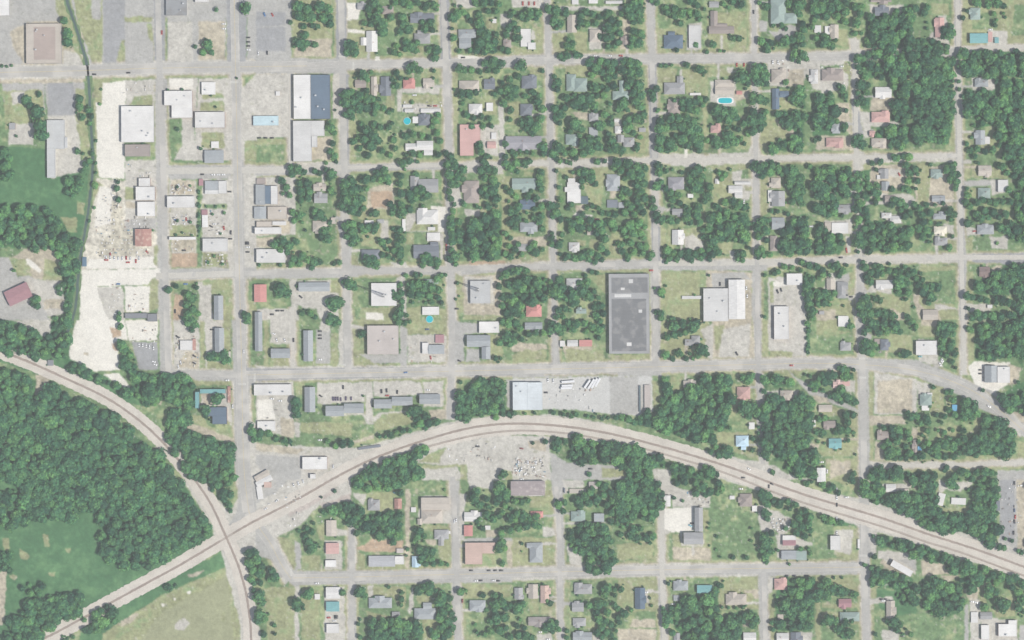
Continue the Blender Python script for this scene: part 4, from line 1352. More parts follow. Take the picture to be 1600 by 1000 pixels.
T 1110,60,34 1150,90,38 1140,50,36 1170,140,34 1130,120,32 1180,90,32 1170,180,24 1160,30,26 1010,30,20 920,60,28 930,130,26 920,180,20 940,300,30 990,280,26 1040,280,20 1090,270,22 960,340,34 1010,330,28 970,390,34 1010,390,28 940,430,30 990,440,34 1130,320,34 1160,340,28 1140,370,24 1150,480,20 960,480,34 1000,470,28 1130,550,28 1000,510,18 910,280,24 1060,400,18
T 930,90,20 1240,220,32 1230,260,32 1260,290,30 1240,180,20 1240,400,32 1270,395,18 1300,270,28 1340,250,28 1380,260,24 1420,270,28 1460,260,26 1300,340,28 1350,320,30 1400,330,34 1440,360,28 1330,370,28 1480,340,34 1510,260,28 1370,360,28 1300,370,20 1450,420,34 1490,440,34 1510,400,28 1520,480,26 1430,520,16 1500,190,28 1460,40,34 1490,80,24 1440,30,28 1310,20,20
W 34 1520,0 1600,0 1600,520 1540,510 1540,120 1520,110
T 1240,850,30 1270,860,24 1250,930,18
T 100,665,28 150,670,24 210,640,30 250,660,34 300,670,34 340,690,26 420,660,36 460,690,34 440,720,24 490,660,18 390,660,24 60,700,24 40,710,22 200,690,20 230,740,24 340,720,28,l 320,740,24,l 380,720,18
W 30 225,700 285,720 290,1000 240,1000 225,860
T 350,830,38 320,850,38 380,860,36 350,890,34 310,900,28 410,830,26 300,820,24 470,910,12 380,905,20
T 600,670,32 640,700,34 610,730,32 670,720,28 640,760,30 680,690,24 700,670,28 750,690,30 710,710,24 660,660,24 800,700,24 590,640,22 620,760,22
W 34 780,690 880,690 885,860 790,850 780,800
T 600,870,44 580,910,40 620,910,44 590,960,40 630,960,40 560,930,24 700,880,24 680,960,34 730,960,34 770,970,34 720,990,30 800,980,20 870,980,28 860,870,18 660,870,24 755,650,14 850,670,20
T 905,700,28 920,740,28 940,780,30 980,800,36 960,830,36 1020,790,34 1060,800,32 1010,850,38 1000,890,26 950,710,20 960,750,26 1030,870,26 910,920,14
W 30 1290,760 1360,740 1380,690 1460,700 1470,660 1545,660 1545,840 1290,840
T 1320,870,30 1360,880,28 1420,890,24 1460,870,34 1500,890,34 1530,900,26 1420,860,20 1300,960,36 1350,970,34 1400,980,34 1450,980,36 1500,970,34 1270,990,28 1320,990,30 1530,970,24
W 36 1555,660 1600,660 1600,1000 1555,1000
C 60,822,70,black 82,812,70,black 455,610,0,black 490,560,80,red 492,570,80,red 490,845,0,black 520,855,0,black 820,90,60,red 1290,445,0,red 15,150,90,black 270,415,0,white
@ 3 2
G c 0,0 240,0 240,225 130,225 120,195 0,190
G y 10,190 150,200 150,225 10,230
G g 260,0 545,0 545,220 260,230
G y 300,0 440,0 440,60 500,70 530,80 300,90
G k 545,0 590,0 600,110 560,110
G g 590,0 900,0 900,220 560,240
G k 550,80 650,90 650,120 560,130
G y 760,90 895,90 900,210 740,200
G y 940,30 1050,40 1040,110 940,110
G d 960,0 1060,0 1060,35 960,35
G g 1050,30 1180,0 1180,330 1060,250
G c 935,120 1060,130 1060,250 1100,300 940,255
G c 1200,0 1240,0 1245,250 1200,320
G y 1240,100 1290,80 1290,260 1245,250
G g 1290,0 1560,0 1560,250 1290,260
G w 1250,290 1290,260 1510,265 1500,400 1400,470 1290,400
G d 1500,270 1580,300 1560,400 1500,410
G g 1560,0 1600,0 1600,340 1540,260
G k 0,250 560,235 930,250 1190,350 1290,400 1600,640 1600,760 1330,560 930,350 650,310 0,310
G y 0,230 560,225 560,240 0,255
G y 0,300 110,305 190,370 160,390 100,340 0,330
G y 130,305 540,300 540,320 220,330 200,370
G k 560,300 630,300 640,900 570,1000
G g 20,340 280,450 270,990 30,910
G g 280,450 560,540 550,860 300,860
G g 200,330 550,325 550,540 300,470
G k 110,300 190,370 560,560 560,580 260,470
G c 400,380 545,380 545,460 480,440 400,430
G c 60,440 190,440 170,500 80,490
G d 280,470 380,490 380,520 310,520
G y 380,520 560,600 550,720 440,600 310,600
G y 320,740 560,740 550,850 320,850
G d 250,770 320,780 310,820 250,800
G y 360,865 560,865 560,1000 370,1000
G d 390,880 520,880 510,950 390,990
G y 630,320 660,320 660,880 635,880
G c 665,325 930,370 930,590 665,590
G d 690,380 900,370 900,580 680,580
G d 630,600 870,600 880,650 640,660
G c 930,380 1020,400 1010,450 940,540
G y 1010,400 1100,420 1100,580 1020,580
G g 1100,430 1200,470 1560,720 1550,850 1200,880 1200,640 1100,640
G y 1120,460 1200,500 1180,560 1110,540
G y 1290,620 1350,600 1300,720 1260,700
G g 840,570 1250,640 1200,880 660,890 660,660 860,660
G d 670,760 720,760 720,880 670,880
G y 930,670 1010,670 980,770 930,740
G d 900,670 930,680 930,820 900,820
G y 1040,670 1190,660 1190,740 1060,740
G y 1240,850 1550,850 1560,880 1240,880
G c 640,890 1600,880 1600,910 1200,910 1190,940 1000,950 900,920 640,910
G y 1560,760 1600,780 1600,850 1560,850
G g 600,920 1430,920 1430,1000 600,1000
G k 1430,940 1600,940 1600,1000 1430,1000
G c 0,900 40,910 120,960 280,1000 0,1000
G d 1470,550 1600,640 1560,640 1480,580
G y 1330,420 1480,510 1440,520 1340,450
B shed white 438,-20,502,40,f
B house grey 450,140,518,192,h
B house darkgrey 700,120,752,190,h
B shed brown 665,118,700,150,f
B commercial white 922,130,1052,218,f
B commercial bluegrey 1350,285,1430,390,g
B commercial white 1430,292,1508,392,f
B house greengrey 948,465,1022,535,h
B shed pale 995,455,1025,475,f
B shed white 960,535,1005,565,f
B house pink 405,385,465,425,g
B shed pinkred 465,385,510,412,f
B house tan 75,440,155,495,h
B shed tan 315,530,400,575,g
B house brown 345,630,420,675,g
B house teal 378,740,458,800,g
B house brown 680,695,752,750,g
B house brown 905,748,930,828,g
B shed blue 935,790,958,815,f
B warehouse white 303,922,358,1010,g
B shed blue 1150,530,1180,570,f
B shed white 275,625,297,665,f
T 515,40,30 640,20,36 620,60,34 660,40,34 600,80,28 600,10,24 680,20,26 720,30,34 770,20,30 790,50,38 740,70,34 800,20,30 820,70,24 690,80,26 610,150,44 580,190,32 650,160,34 620,200,34 680,180,20 590,140,26 640,210,26 850,215,36 820,215,20 880,210,20 920,40,26 900,10,24 915,60,18 880,20,20
W 16 238,0 255,0 258,215 240,220
T 1080,40,36 1130,50,38 1160,40,30 1060,80,28 1100,90,38 1150,90,30 1090,130,30 1080,170,32 1130,170,34 1150,140,28 1110,220,26 1160,210,28 1150,260,22 1080,210,20 1170,300,18 1265,60,30 1250,50,24
W 34 1290,20 1560,10 1560,230 1300,250 1300,100
W 36 1560,0 1600,0 1600,300 1540,220
T 460,305,32 490,310,30 480,350,36 510,350,26 530,310,20 440,300,18 370,350,36 410,340,30 340,350,28 320,370,28 350,390,36 300,400,32 270,400,28 380,390,30 340,440,20 290,430,26 260,350,18 230,340,14
W 30 380,450 450,430 540,490 545,540 440,530 390,510
W 34 20,350 100,360 180,420 40,420
W 36 30,440 70,440 80,490 180,490 200,460 270,490 270,770 210,790 180,840 110,880 40,880
W 32 140,880 200,800 300,820 340,850 300,900 300,1000 130,960 110,920
T 30,950,22 320,620,26 350,610,24 480,590,32 530,590,28 500,640,30 450,690,30 490,690,34 530,700,20 420,700,24 340,700,28 300,700,26 330,720,20 500,750,20 545,840,10 530,960,30 520,1000,30 350,770,16 310,760,16 440,660,20
T 720,670,24 770,680,30 810,690,32 780,720,30 800,760,32 750,770,36 720,790,26 760,820,44 800,820,36 740,850,34 820,730,26 790,860,28 820,860,24 830,700,20
T 870,580,24 890,610,32 930,600,30 980,610,34 1000,640,28 1050,590,24 950,640,28 1100,600,28 1080,640,20
T 870,700,26,l 880,740,30,l 860,790,28 880,830,28 960,850,32 1000,820,30 1000,770,28 970,790,22 990,690,26 860,860,26 910,860,26 940,760,20 960,720,18,l
T 1050,790,38 1100,780,38 1150,790,40 1180,760,30 1050,840,34 1100,850,28 1160,850,28 1070,750,20 1190,830,26 1100,700,22,l 1060,690,18,l 1150,690,20,l 1220,740,28 1220,800,30 1220,690,26 1130,740,22
T 1230,510,44 1280,540,44 1240,570,44 1300,580,36 1220,610,34 1270,610,30 1150,500,28 1160,590,30 1140,450,24 1110,450,24 1130,560,26 1030,420,20
W 36 1330,640 1400,590 1480,660 1545,740 1545,840 1250,850 1230,760 1310,720
W 34 1440,480 1600,380 1600,600 1560,590 1500,560
T 1340,440,18 1560,390,20 1110,920,26 1100,940,22
W 32 640,920 720,910 900,950 1050,950 1060,1000 590,1000 600,950
T 1210,945,36 1240,960,30 1300,950,28 1350,950,34 1390,950,28 1160,980,34 1420,960,20 1270,990,30 1340,990,28
C 148,284,0,red 150,284,0,white 1085,260,60,white 1075,275,60,white 1090,250,60,white 1328,312,0,black 1328,335,0,black 950,228,0,teal 1380,540,30,white 488,403,30,white 90,560,0,white 335,888,0,white 370,945,90,white
@ 3 3
G c 0,0 230,60 560,110 700,150 1100,300 1600,450 1600,610 1300,530 1100,450 700,330 650,340 560,290 300,200 30,90 0,80
G g 30,100 280,190 290,500 40,500 0,480 0,60
G c 0,180 60,190 140,240 120,330 80,350 40,300 0,330
G c 50,340 100,340 270,390 280,410 180,420 90,500 60,480
G k 0,525 280,520 560,515 560,590 0,600
G g 320,205 565,290 570,500 325,500
G y 420,300 560,300 560,500 430,480
G c 420,310 530,310 520,460 440,450 400,430
G k 570,110 630,120 640,500 640,1000 595,1000 590,560 570,500
G c 630,330 680,330 680,480 640,480
G g 200,0 560,0 560,100 380,60
G y 420,0 560,0 560,80
G g 670,0 1440,0 1440,400 1200,320 940,240 690,150
G c 710,20 930,30 930,50 800,60 720,60
G d 840,0 930,20 930,60 870,40
G y 1020,0 1100,0 1100,180 1070,180 1050,80
G c 1070,0 1120,30 1260,0 1280,20 1200,70 1120,60 1060,90
G y 1080,180 1280,160 1280,210 1100,210
G k 1440,0 1570,0 1560,430 1450,390
G a 1450,0 1540,0 1540,380 1450,380
G d 1550,0 1600,0 1600,450 1560,430
G g 680,330 1200,500 1600,620 1600,1000 660,1000
G c 690,440 860,450 920,480 1000,500 920,490 930,590 690,490
G d 720,500 900,570 900,595 780,590 700,520
G k 800,500 925,490 925,570 830,510
G d 960,500 1100,530 1200,590 960,595
G d 1080,600 1200,600 1120,640
G m 680,680 920,710 930,830 800,850 690,800
G c 630,740 780,730 780,765 640,770
G c 710,940 820,930 830,1000 720,1000
G g 970,850 1210,830 1210,1000 970,1000
G d 1220,690 1320,640 1310,760 1270,770
G k 1230,780 1250,780 1260,1000 1225,1000
G c 1260,750 1330,750 1320,1000 1270,1000
G y 1330,640 1370,640 1370,780 1330,780
G y 1500,730 1560,740 1540,850 1430,860 1400,810
G c 1330,860 1440,860 1440,1000 1330,1000
G c 1430,870 1560,870 1560,1000 1430,1000
G k 1570,910 1600,910 1600,1000 1570,1000
G y 330,605 570,605 570,690 420,680
G y 340,770 560,770 560,800 340,800
G y 330,820 570,820 570,900 340,900
G g 40,605 290,605 290,1000 40,1000
G y 295,605 325,605 330,1000 300,1000
G c 0,600 40,600 30,700 0,720
G y 0,740 40,740 40,1000 0,1000
G g 330,910 580,910 580,1000 330,1000
G c 50,955 280,950 250,1000 50,1000
G k 140,955 205,955 205,1000 140,1000
G y 640,600 680,620 680,730 640,740
B shop white 90,345,172,375,f
B shop maroon 90,375,172,408,g
B shop bluegrey 82,440,175,495,g
B shop greengrey 175,440,240,500,g
B commercial white 388,347,450,435,f
B shed white 735,25,798,75,g
B shed tan 800,55,880,85,f
B shed white 1058,82,1100,158,f@15
B shed white 1145,112,1235,152,f@3
B warehouse white 760,530,905,570,f@30
B house pinkred 38,615,118,685,h
B house maroon 440,742,520,795,g
B house greengrey 448,825,570,882,h
B house tan 738,753,792,868,g
B shop white 1330,905,1380,995,f
B commercial white 1437,898,1550,975,f
B shed white 1268,825,1310,890,f
B shed grey 1325,825,1400,870,g
B shed tan 60,840,95,870,f
B shop white 1500,875,1550,900,f
B shed darkgrey 1425,130,1448,190,f
B house white 52,955,128,1020,g
B house darkgrey 140,950,205,1020,g
B shed white 560,370,572,425,f
T 30,130,30 70,150,34 120,130,28 170,150,30 230,190,30 260,230,34 130,180,20 200,200,24 10,100,30 10,210,20 160,280,34 210,290,34 250,280,34 180,330,28 230,350,28 190,240,26 260,310,24 10,380,36 10,440,34 20,330,24 200,430,26 260,460,22 130,525,16 60,440,14 250,430,18 110,300,20
W 24 330,215 420,240 560,290 450,285 340,270
T 240,20,24 270,10,20 340,30,30 400,40,34 440,80,26 380,60,24 340,10,30
W 34 590,0 700,0 720,80 820,80 880,90 880,200 740,160 660,150 590,80
W 36 940,30 1020,20 1050,100 1090,200 1200,220 1290,200 1290,0 1430,0 1430,330 1380,400 1210,330 1050,320 940,270 760,190 880,190
T 810,110,46 850,160,34 900,110,36 790,160,28 1140,20,40 1170,40,28 900,5,40 1250,60,18 1300,100,28 1480,365,16 1520,380,16 1580,450,22 1560,440,18 1470,420,24 1440,420,24
W 32 680,340 760,370 880,380 1040,440 1150,490 1200,510 1200,580 1140,560 1060,530 980,480 900,470 800,430 700,420
T 660,475,24 655,350,18 600,530,20 640,550,28 670,590,34 650,620,34 680,560,30 720,580,26 650,650,26
W 30 680,600 760,580 900,610 930,690 900,790 830,760 790,680 690,660
W 34 960,620 1080,620 1140,660 1200,620 1210,740 1200,830 1110,860 1010,830 960,780
W 36 1200,510 1330,540 1340,640 1280,690 1220,690
T 1350,560,34 1400,590,34 1450,600,34 1500,620,36 1540,610,34 1420,640,28,l 1380,680,40 1370,720,30 1420,700,34 1440,760,40 1460,790,44 1490,770,30 1350,790,34 1370,620,24 1560,700,34 1590,740,40 1560,800,34 1590,820,24 1590,660,24 1590,640,34 1520,670,28 1250,700,24 1330,640,20
T 370,630,34 350,660,26 400,680,40 450,690,44 480,700,30 360,720,38 320,700,38 310,740,30 540,710,28 380,870,46 350,890,34 420,880,30 480,890,30 440,930,34 500,950,44 470,970,34 410,610,12 460,610,12 520,880,20 320,660,24
W 34 50,700 130,620 210,610 280,630 290,800 270,940 60,940 50,860
T 20,890,20 30,930,20 780,880,38 820,900,28 800,930,28 840,960,18 890,965,24 670,960,18 740,880,20 860,930,14
C 120,598,0,black 165,598,0,black 240,598,0,black 25,25,30,black 710,745,0,black 735,745,0,black 720,755,0,white 430,155,90,black 430,60,90,white 430,85,90,white 430,110,90,white 430,240,90,white 430,330,90,white 1520,895,0,white
C 1540,190,90,darkblue 1540,260,80,black 1535,330,90,black 1540,20,90,black 1545,230,90,red 570,395,90,white 490,108,0,white 1300,765,20,white 1275,760,10,white 865,155,60,white 840,975,0,black 1490,800,90,red 5,40,90,black
'''
ROADS = r'''
H k 20 0,113 120,111 250,106 400,104 480,103
H k 13 480,103 535,100 620,100 700,98 800,95 900,93 1010,92 1100,91 1200,90 1335,87 1420,84 1500,80
H c 7 1500,77 1600,73
H c 12 250,267 370,266 450,266 540,262
H c 7 540,262 700,258 860,255 1030,250 1180,248 1340,246 1500,243
H c 11 244,431 262,431 378,427
H k 9 378,427 540,424 690,421 870,415 1020,412
H c 9 1020,412 1190,411 1340,405 1500,402 1600,402
H k 11 262,583 378,586
H k 16 378,586 535,583 660,581 800,578 1024,573 1200,569 1275,567 1362,570 1425,577 1475,590 1525,612 1562,640 1600,674
H c 6 1358,727 1480,727 1600,722
H k 15 452,903 540,902 800,895 1032,890 1200,888 1348,886
V k 11 247,0 248,60 250,120 255,250 258,420 263,583
V k 16 366,0 368,100 371,250 374,430 378,586
V k 24 378,586 379,660 381,740 389,800
V k 20 389,800 406,826 424,850 438,880 455,905
V k 12 533,0 535,100 538,250 540,420 544,580
V k 11 693,0 697,100 702,256 703,420 707,500 706,578 704,655
V k 10 707,745 713,860 717,1000
V k 8 854,0 857,95 860,190 862,255 864,420 867,500 868,576
V k 8 869,760 874,820 875,895 875,1000
V k 10 1015,0 1019,95 1023,250 1025,415 1024,573
V c 9 1036,750 1034,820 1034,890 1038,1000
V k 8 1178,0 1179,90 1181,250 1183,415 1184,570 1190,640 1192,725 
V k 9 1193,890 1196,1000
V c 8 1333,60 1336,88 1337,170 1338,246 1343,330 1344,405
V k 12 1344,405 1345,480 1347,570 1349,640 1350,790 1350,886 1354,1000
V c 8 1496,0 1497,75 1499,240 1501,330 1502,402 1505,500 1506,585
V k 10 550,815 550,895 549,1000
V c 7 457,480 457,575
V c 6 452,115 454,260
'''
# ---------------------------------------------------------------- read the survey
G, B, T, W, C, Rr, Pp, Mm = [], [], [], [], [], [], [], []
ox = oy = 0
cv = lambda a, b: (ox + float(a) / 4, oy + float(b) / 4)
for line in DATA.strip().splitlines():
    t = line.split()
    if not t: continue
    k = t[0]
    if k == '@': ox, oy = int(t[1]) * 400, int(t[2]) * 250
    elif k in 'GW':
        G_or = [cv(*p.split(',')) for p in t[2:]]
        (G if k == 'G' else W).append((t[1], G_or))
    elif k == 'T':
        for p in t[1:]:
            q = p.split(',')
            x, y = cv(q[0], q[1]); T.append([x, y, float(q[2]) / 4, len(q) > 3])
    elif k == 'B':
        rects = []
        for p in t[3:]:
            p, _, ang = p.partition('@'); q = p.split(',')
            a, b = cv(q[0], q[1]), cv(q[2], q[3])
            rects.append((a[0], a[1], b[0], b[1], q[4], q[5] if len(q) > 5 else None, float(ang or 0)))
        B.append((t[1], t[2], rects))
    elif k == 'C':
        for p in t[1:]:
            q = p.split(','); x, y = cv(q[0], q[1]); C.append((x, y, float(q[2]), q[3]))
    elif k == 'R':
        for p in t[1:]:
            q = p.split(','); x, y = cv(q[0], q[1]); Rr.append((x, y, float(q[2]), float(q[3]) / 4))
    elif k == 'P':
        q = t[2].split(','); a = cv(q[0], q[1])
        Pp.append((a, float(q[2]) / 4) if len(q) == 3 else (a, cv(q[2], q[3])))
    elif k == 'M':
        for p in t[1:]: Mm.append(cv(*p.split(',')))

# ---------------------------------------------------------------- ground sheet
STEP = 1.25
gx = np.arange(-70, 1670.1, STEP); gy = np.arange(-70, 1070.1, STEP)
NX, NY = len(gx), len(gy)
X, Y = np.meshgrid(gx, gy)
def vnoise(cell, seed, ax=1.0):
    r = np.random.default_rng(seed)
    cx = cell * ax
    nx, ny = int((gx[-1] - gx[0]) / cx) + 3, int((gy[-1] - gy[0]) / cell) + 3
    g = r.random((ny, nx)); u = (gx - gx[0]) / cx; v = (gy - gy[0]) / cell
    iu, iv = u.astype(int), v.astype(int); fu, fv = u - iu, v - iv
    fu = fu * fu * (3 - 2 * fu); fv = fv * fv * (3 - 2 * fv)
    a = g[iv][:, iu]; b = g[iv][:, iu + 1]; c = g[iv + 1][:, iu]; d = g[iv + 1][:, iu + 1]
    fu = fu[None, :]; fv = fv[:, None]
    return (a * (1 - fu) + b * fu) * (1 - fv) + (c * (1 - fu) + d * fu) * fv - .5
def fbm(cell, seed, n=4, gain=.6):
    o = 0; amp = 1; tot = 0
    for i in range(n): o = o + amp * vnoise(cell / 2 ** i, seed + i); tot += amp; amp *= gain
    return o / tot * 2
wx = X + 3.0 * fbm(9, 11); wy = Y + 3.0 * fbm(9, 31)          # natural edges wander
hx = X + 1.7 * fbm(7, 51, 3); hy = Y + 1.7 * fbm(7, 71, 3)    # paved edges hardly do
KEYS = dict(g=0, y=1, d=2, c=3, k=4, a=5, w=6, b=7, m=8, o=9, u=10, r=11, x=12, p=13, q=14)
PAL = np.array([(.14,.23,.105), (.295,.315,.17), (.42,.38,.295), (.465,.45,.405), (.375,.372,.352), (.295,.30,.305), (.66,.64,.58), (.40,.30,.21), (.068,.17,.075), (.29,.305,.185), (.055,.15,.06), (.43,.385,.35), (.46,.435,.355), (.49,.49,.47), (.54,.515,.44)])
key = np.zeros((NY, NX), np.int8)
def inside(px, py, poly):
    r = np.zeros(px.shape, bool); n = len(poly)
    for i in range(n):
        x0, y0 = poly[i]; x1, y1 = poly[i - 1]
        if y0 == y1: continue
        r ^= ((y0 > py) != (y1 > py)) & (px < (x1 - x0) * (py - y0) / (y1 - y0) + x0)
    return r
def paint(kk, poly, hard=False):
    xs = [p[0] for p in poly]; ys = [p[1] for p in poly]
    # patches that touch the edge of the survey run on beyond it
    poly = [(x - 70 if x <= 0 else x + 70 if x >= 1600 else x, y - 70 if y <= 0 else y + 70 if y >= 1000 else y) for x, y in poly]
    j0, j1 = [int(np.clip((v + 70) / STEP, 0, NX)) for v in (min(p[0] for p in poly) - 6, max(p[0] for p in poly) + 6)]
    i0, i1 = [int(np.clip((v + 70) / STEP, 0, NY)) for v in (min(p[1] for p in poly) - 6, max(p[1] for p in poly) + 6)]
    if i1 <= i0 or j1 <= j0: return
    qx, qy = (hx, hy) if hard else (wx, wy)
    mk = inside(qx[i0:i1, j0:j1], qy[i0:i1, j0:j1], poly)
    key[i0:i1, j0:j1][mk] = KEYS[kk]
for kk, poly in G: paint(kk, poly, kk in 'kawp')
# verges and shoulders of the roads, and drives from houses to the nearest road
def strip(kk, pts, w, over, hard=True):
    for a, b_ in zip(pts, pts[1:]):
        l = math.hypot(b_[0]-a[0], b_[1]-a[1]) or 1; nx_, ny_ = -(b_[1]-a[1]) / l * w / 2, (b_[0]-a[0]) / l * w / 2
        ex, ey = (b_[0]-a[0]) / l, (b_[1]-a[1]) / l
        poly = [(a[0]+nx_-ex, a[1]+ny_-ey), (b_[0]+nx_+ex, b_[1]+ny_+ey), (b_[0]-nx_+ex, b_[1]-ny_+ey), (a[0]-nx_-ex, a[1]-ny_-ey)]
        j0, j1 = [int(np.clip((v + 70) / STEP, 0, NX)) for v in (min(p[0] for p in poly) - 6, max(p[0] for p in poly) + 6)]
        i0, i1 = [int(np.clip((v + 70) / STEP, 0, NY)) for v in (min(p[1] for p in poly) - 6, max(p[1] for p in poly) + 6)]
        if i1 <= i0 or j1 <= j0: continue
        qx, qy = (hx, hy) if hard else (wx, wy)
        mk = inside(qx[i0:i1, j0:j1], qy[i0:i1, j0:j1], poly); sub = key[i0:i1, j0:j1]
        sub[mk & np.isin(sub, over)] = KEYS[kk]
RL = []
for line in ROADS.strip().splitlines():
    t = line.split(); RL.append((t[1], float(t[2]), [tuple(map(float, p.split(','))) for p in t[3:]]))
rr_ = random.Random(3)
for kind, colour, rects in B:
    if kind not in ('house', 'church', 'garage') or rr_.random() > .6: continue
    x0, y0, x1, y1 = rects[0][:4]; cx, cy = (x0+x1)/2 + rr_.choice((-1, 1)) * (x1-x0) * .3, (y0+y1)/2 + rr_.choice((-1, 1)) * (y1-y0) * .4; best = None
    for _, w, pts in RL:
        for a, b_ in zip(pts, pts[1:]):
            L2 = (b_[0]-a[0])**2 + (b_[1]-a[1])**2 or 1; t = max(0, min(1, ((cx-a[0])*(b_[0]-a[0]) + (cy-a[1])*(b_[1]-a[1])) / L2))
            q = (a[0] + t*(b_[0]-a[0]), a[1] + t*(b_[1]-a[1])); d = math.hypot(q[0]-cx, q[1]-cy)
            if best is None or d < best[0]: best = (d, q)
    if best and best[0] < 60: strip(rr_.choice('ccdk'), [(cx, cy), best[1]], rr_.uniform(3, 4.6), (0, 1, 2))
for kk, w, pts in RL:
    strip('y', pts, w + 13, (0, 8), False); strip('d', pts, w + 6, (0, 1, 8), False); strip('c', pts, w + 2.5, (0, 1, 2, 7, 8), False)
woods = []
for r_, poly in W: woods.append((float(r_) / 4, poly))
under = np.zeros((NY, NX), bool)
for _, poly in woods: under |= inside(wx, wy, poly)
n1, n2, n3, n4 = fbm(60, 101), fbm(16, 131), fbm(5, 161, 3), fbm(2.6, 191, 2)
colr = PAL[key]
grass = (key == 0) | (key == 8)
# lawns: drier and greener areas, bare scuffs
mixy = np.clip((n2 + .5 * n3 + .35 * n1 - .05) * 2.2, 0, 1) * (key == 0) * .75
colr = colr * (1 - mixy[..., None]) + PAL[1] * mixy[..., None]
mixg = np.clip((n2 * .9 + .5 * n3 - .12) * 2.2, 0, 1) * (key == 1) * .7
colr = colr * (1 - mixg[..., None]) + PAL[0] * mixg[..., None]
mead = np.clip((n2 * .7 + .6 * n3 + .5 * n1) * 1.6 + .25, 0, 1) * (key == 8) * .55
colr = colr * (1 - mead[..., None]) + np.array((.13, .25, .11)) * mead[..., None]
bare = np.clip((fbm(11, 211) - .42) * 5, 0, 1) * ((key == 0) | (key == 1)) * .7
colr = colr * (1 - bare[..., None]) + PAL[2] * bare[..., None]
weeds = np.clip((fbm(8, 231) - .42) * 4, 0, 1) * ((key == 3) | (key == 2)) * .55
colr = colr * (1 - weeds[..., None]) + PAL[1] * .8 * weeds[..., None]
rub = np.clip((fbm(5, 251, 3) - .35) * 4, 0, 1) * (key == 3) * .35
colr = colr * (1 - rub[..., None]) + np.array((.36,.33,.29)) * rub[..., None]
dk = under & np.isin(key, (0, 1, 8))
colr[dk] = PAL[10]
amp = np.array([.36,.32,.32,.2,.14,.14,.10,.28,.18,.16,.2,.2,.4,.08,.4])[key]
f = 1 + amp * (.5 * n1 + .6 * n2 + .9 * n3 + 1.1 * n4)
colr = colr * f[..., None]
pad = np.pad(colr, ((1, 1), (1, 1), (0, 0)), 'edge')
colr = (pad[1:-1, 1:-1] * 2 + pad[:-2, 1:-1] + pad[2:, 1:-1] + pad[1:-1, :-2] + pad[1:-1, 2:]) / 6
# scuffs, litter, worn spots: small marks of their own
sp1 = np.clip((fbm(3.2, 301, 2) - .5) * 4, 0, 1) * np.isin(key, (0, 1, 2, 3, 7)) * .5
colr = colr * (1 - sp1[..., None]) + np.array((.55,.53,.48)) * sp1[..., None]
sp2 = np.clip((fbm(3.4, 331, 2) - .5) * 4, 0, 1) * np.isin(key, (1, 2, 3, 4)) * .4
colr = colr * (1 - sp2[..., None]) + np.array((.16,.17,.13)) * sp2[..., None]
colr = np.clip(colr, .01, .9)
# mown stripes of the big lower left field are absent; the meadow is blotchy
vx = gx.copy(); vy = gy.copy(); vx[0] = -9000; vx[-1] = 10600; vy[0] = -9000; vy[-1] = 10000   # outermost ring runs to the horizon
VX, VY = np.meshgrid(vx, vy)
co = np.zeros((NX * NY, 3), np.float32); co[:, 0] = ((VX - 800) * S).ravel(); co[:, 1] = ((500 - VY) * S).ravel()
me = bpy.data.meshes.new("ground")
ii = (np.arange(NY - 1)[:, None] * NX + np.arange(NX - 1)[None, :]).ravel()
quads = np.stack([ii, ii + NX, ii + NX + 1, ii + 1], 1).astype(np.int32)
def fill_mesh(me, co, quads):
    me.vertices.add(len(co)); me.vertices.foreach_set("co", co.astype(np.float32).ravel())
    me.loops.add(quads.size); me.loops.foreach_set("vertex_index", quads.ravel())
    me.polygons.add(len(quads)); me.polygons.foreach_set("loop_start", np.arange(0, quads.size, quads.shape[1], dtype=np.int32))
    me.polygons.foreach_set("loop_total", np.full(len(quads), quads.shape[1], np.int32))
    me.update(calc_edges=True)
fill_mesh(me, co, quads)
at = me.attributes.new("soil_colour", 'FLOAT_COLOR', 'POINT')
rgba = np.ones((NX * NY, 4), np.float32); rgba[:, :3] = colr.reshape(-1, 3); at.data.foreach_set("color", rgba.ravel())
gm = bpy.data.materials.new("ground_cover"); gm.use_nodes = True; nt = gm.node_tree; b = nt.nodes["Principled BSDF"]
b.inputs["Roughness"].default_value = .95; b.inputs["Specular IOR Level"].default_value = .15
an = nt.nodes.new("ShaderNodeAttribute"); an.attribute_name = "soil_colour"
geo = nt.nodes.new("ShaderNodeNewGeometry"); nz = nt.nodes.new("ShaderNodeTexNoise"); nz.inputs["Scale"].default_value = .55; nz.inputs["Detail"].default_value = 5
nt.links.new(geo.outputs["Position"], nz.inputs["Vector"])
mr = nt.nodes.new("ShaderNodeMapRange"); mr.inputs[3].default_value = .72; mr.inputs[4].default_value = 1.28; nt.links.new(nz.outputs["Fac"], mr.inputs[0])
vm = nt.nodes.new("ShaderNodeVectorMath"); vm.operation = 'SCALE'; nt.links.new(an.outputs["Color"], vm.inputs[0]); nt.links.new(mr.outputs[0], vm.inputs["Scale"])
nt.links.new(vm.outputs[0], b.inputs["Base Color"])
me.materials.append(gm)
tag(new_obj("ground", me), kind="structure")

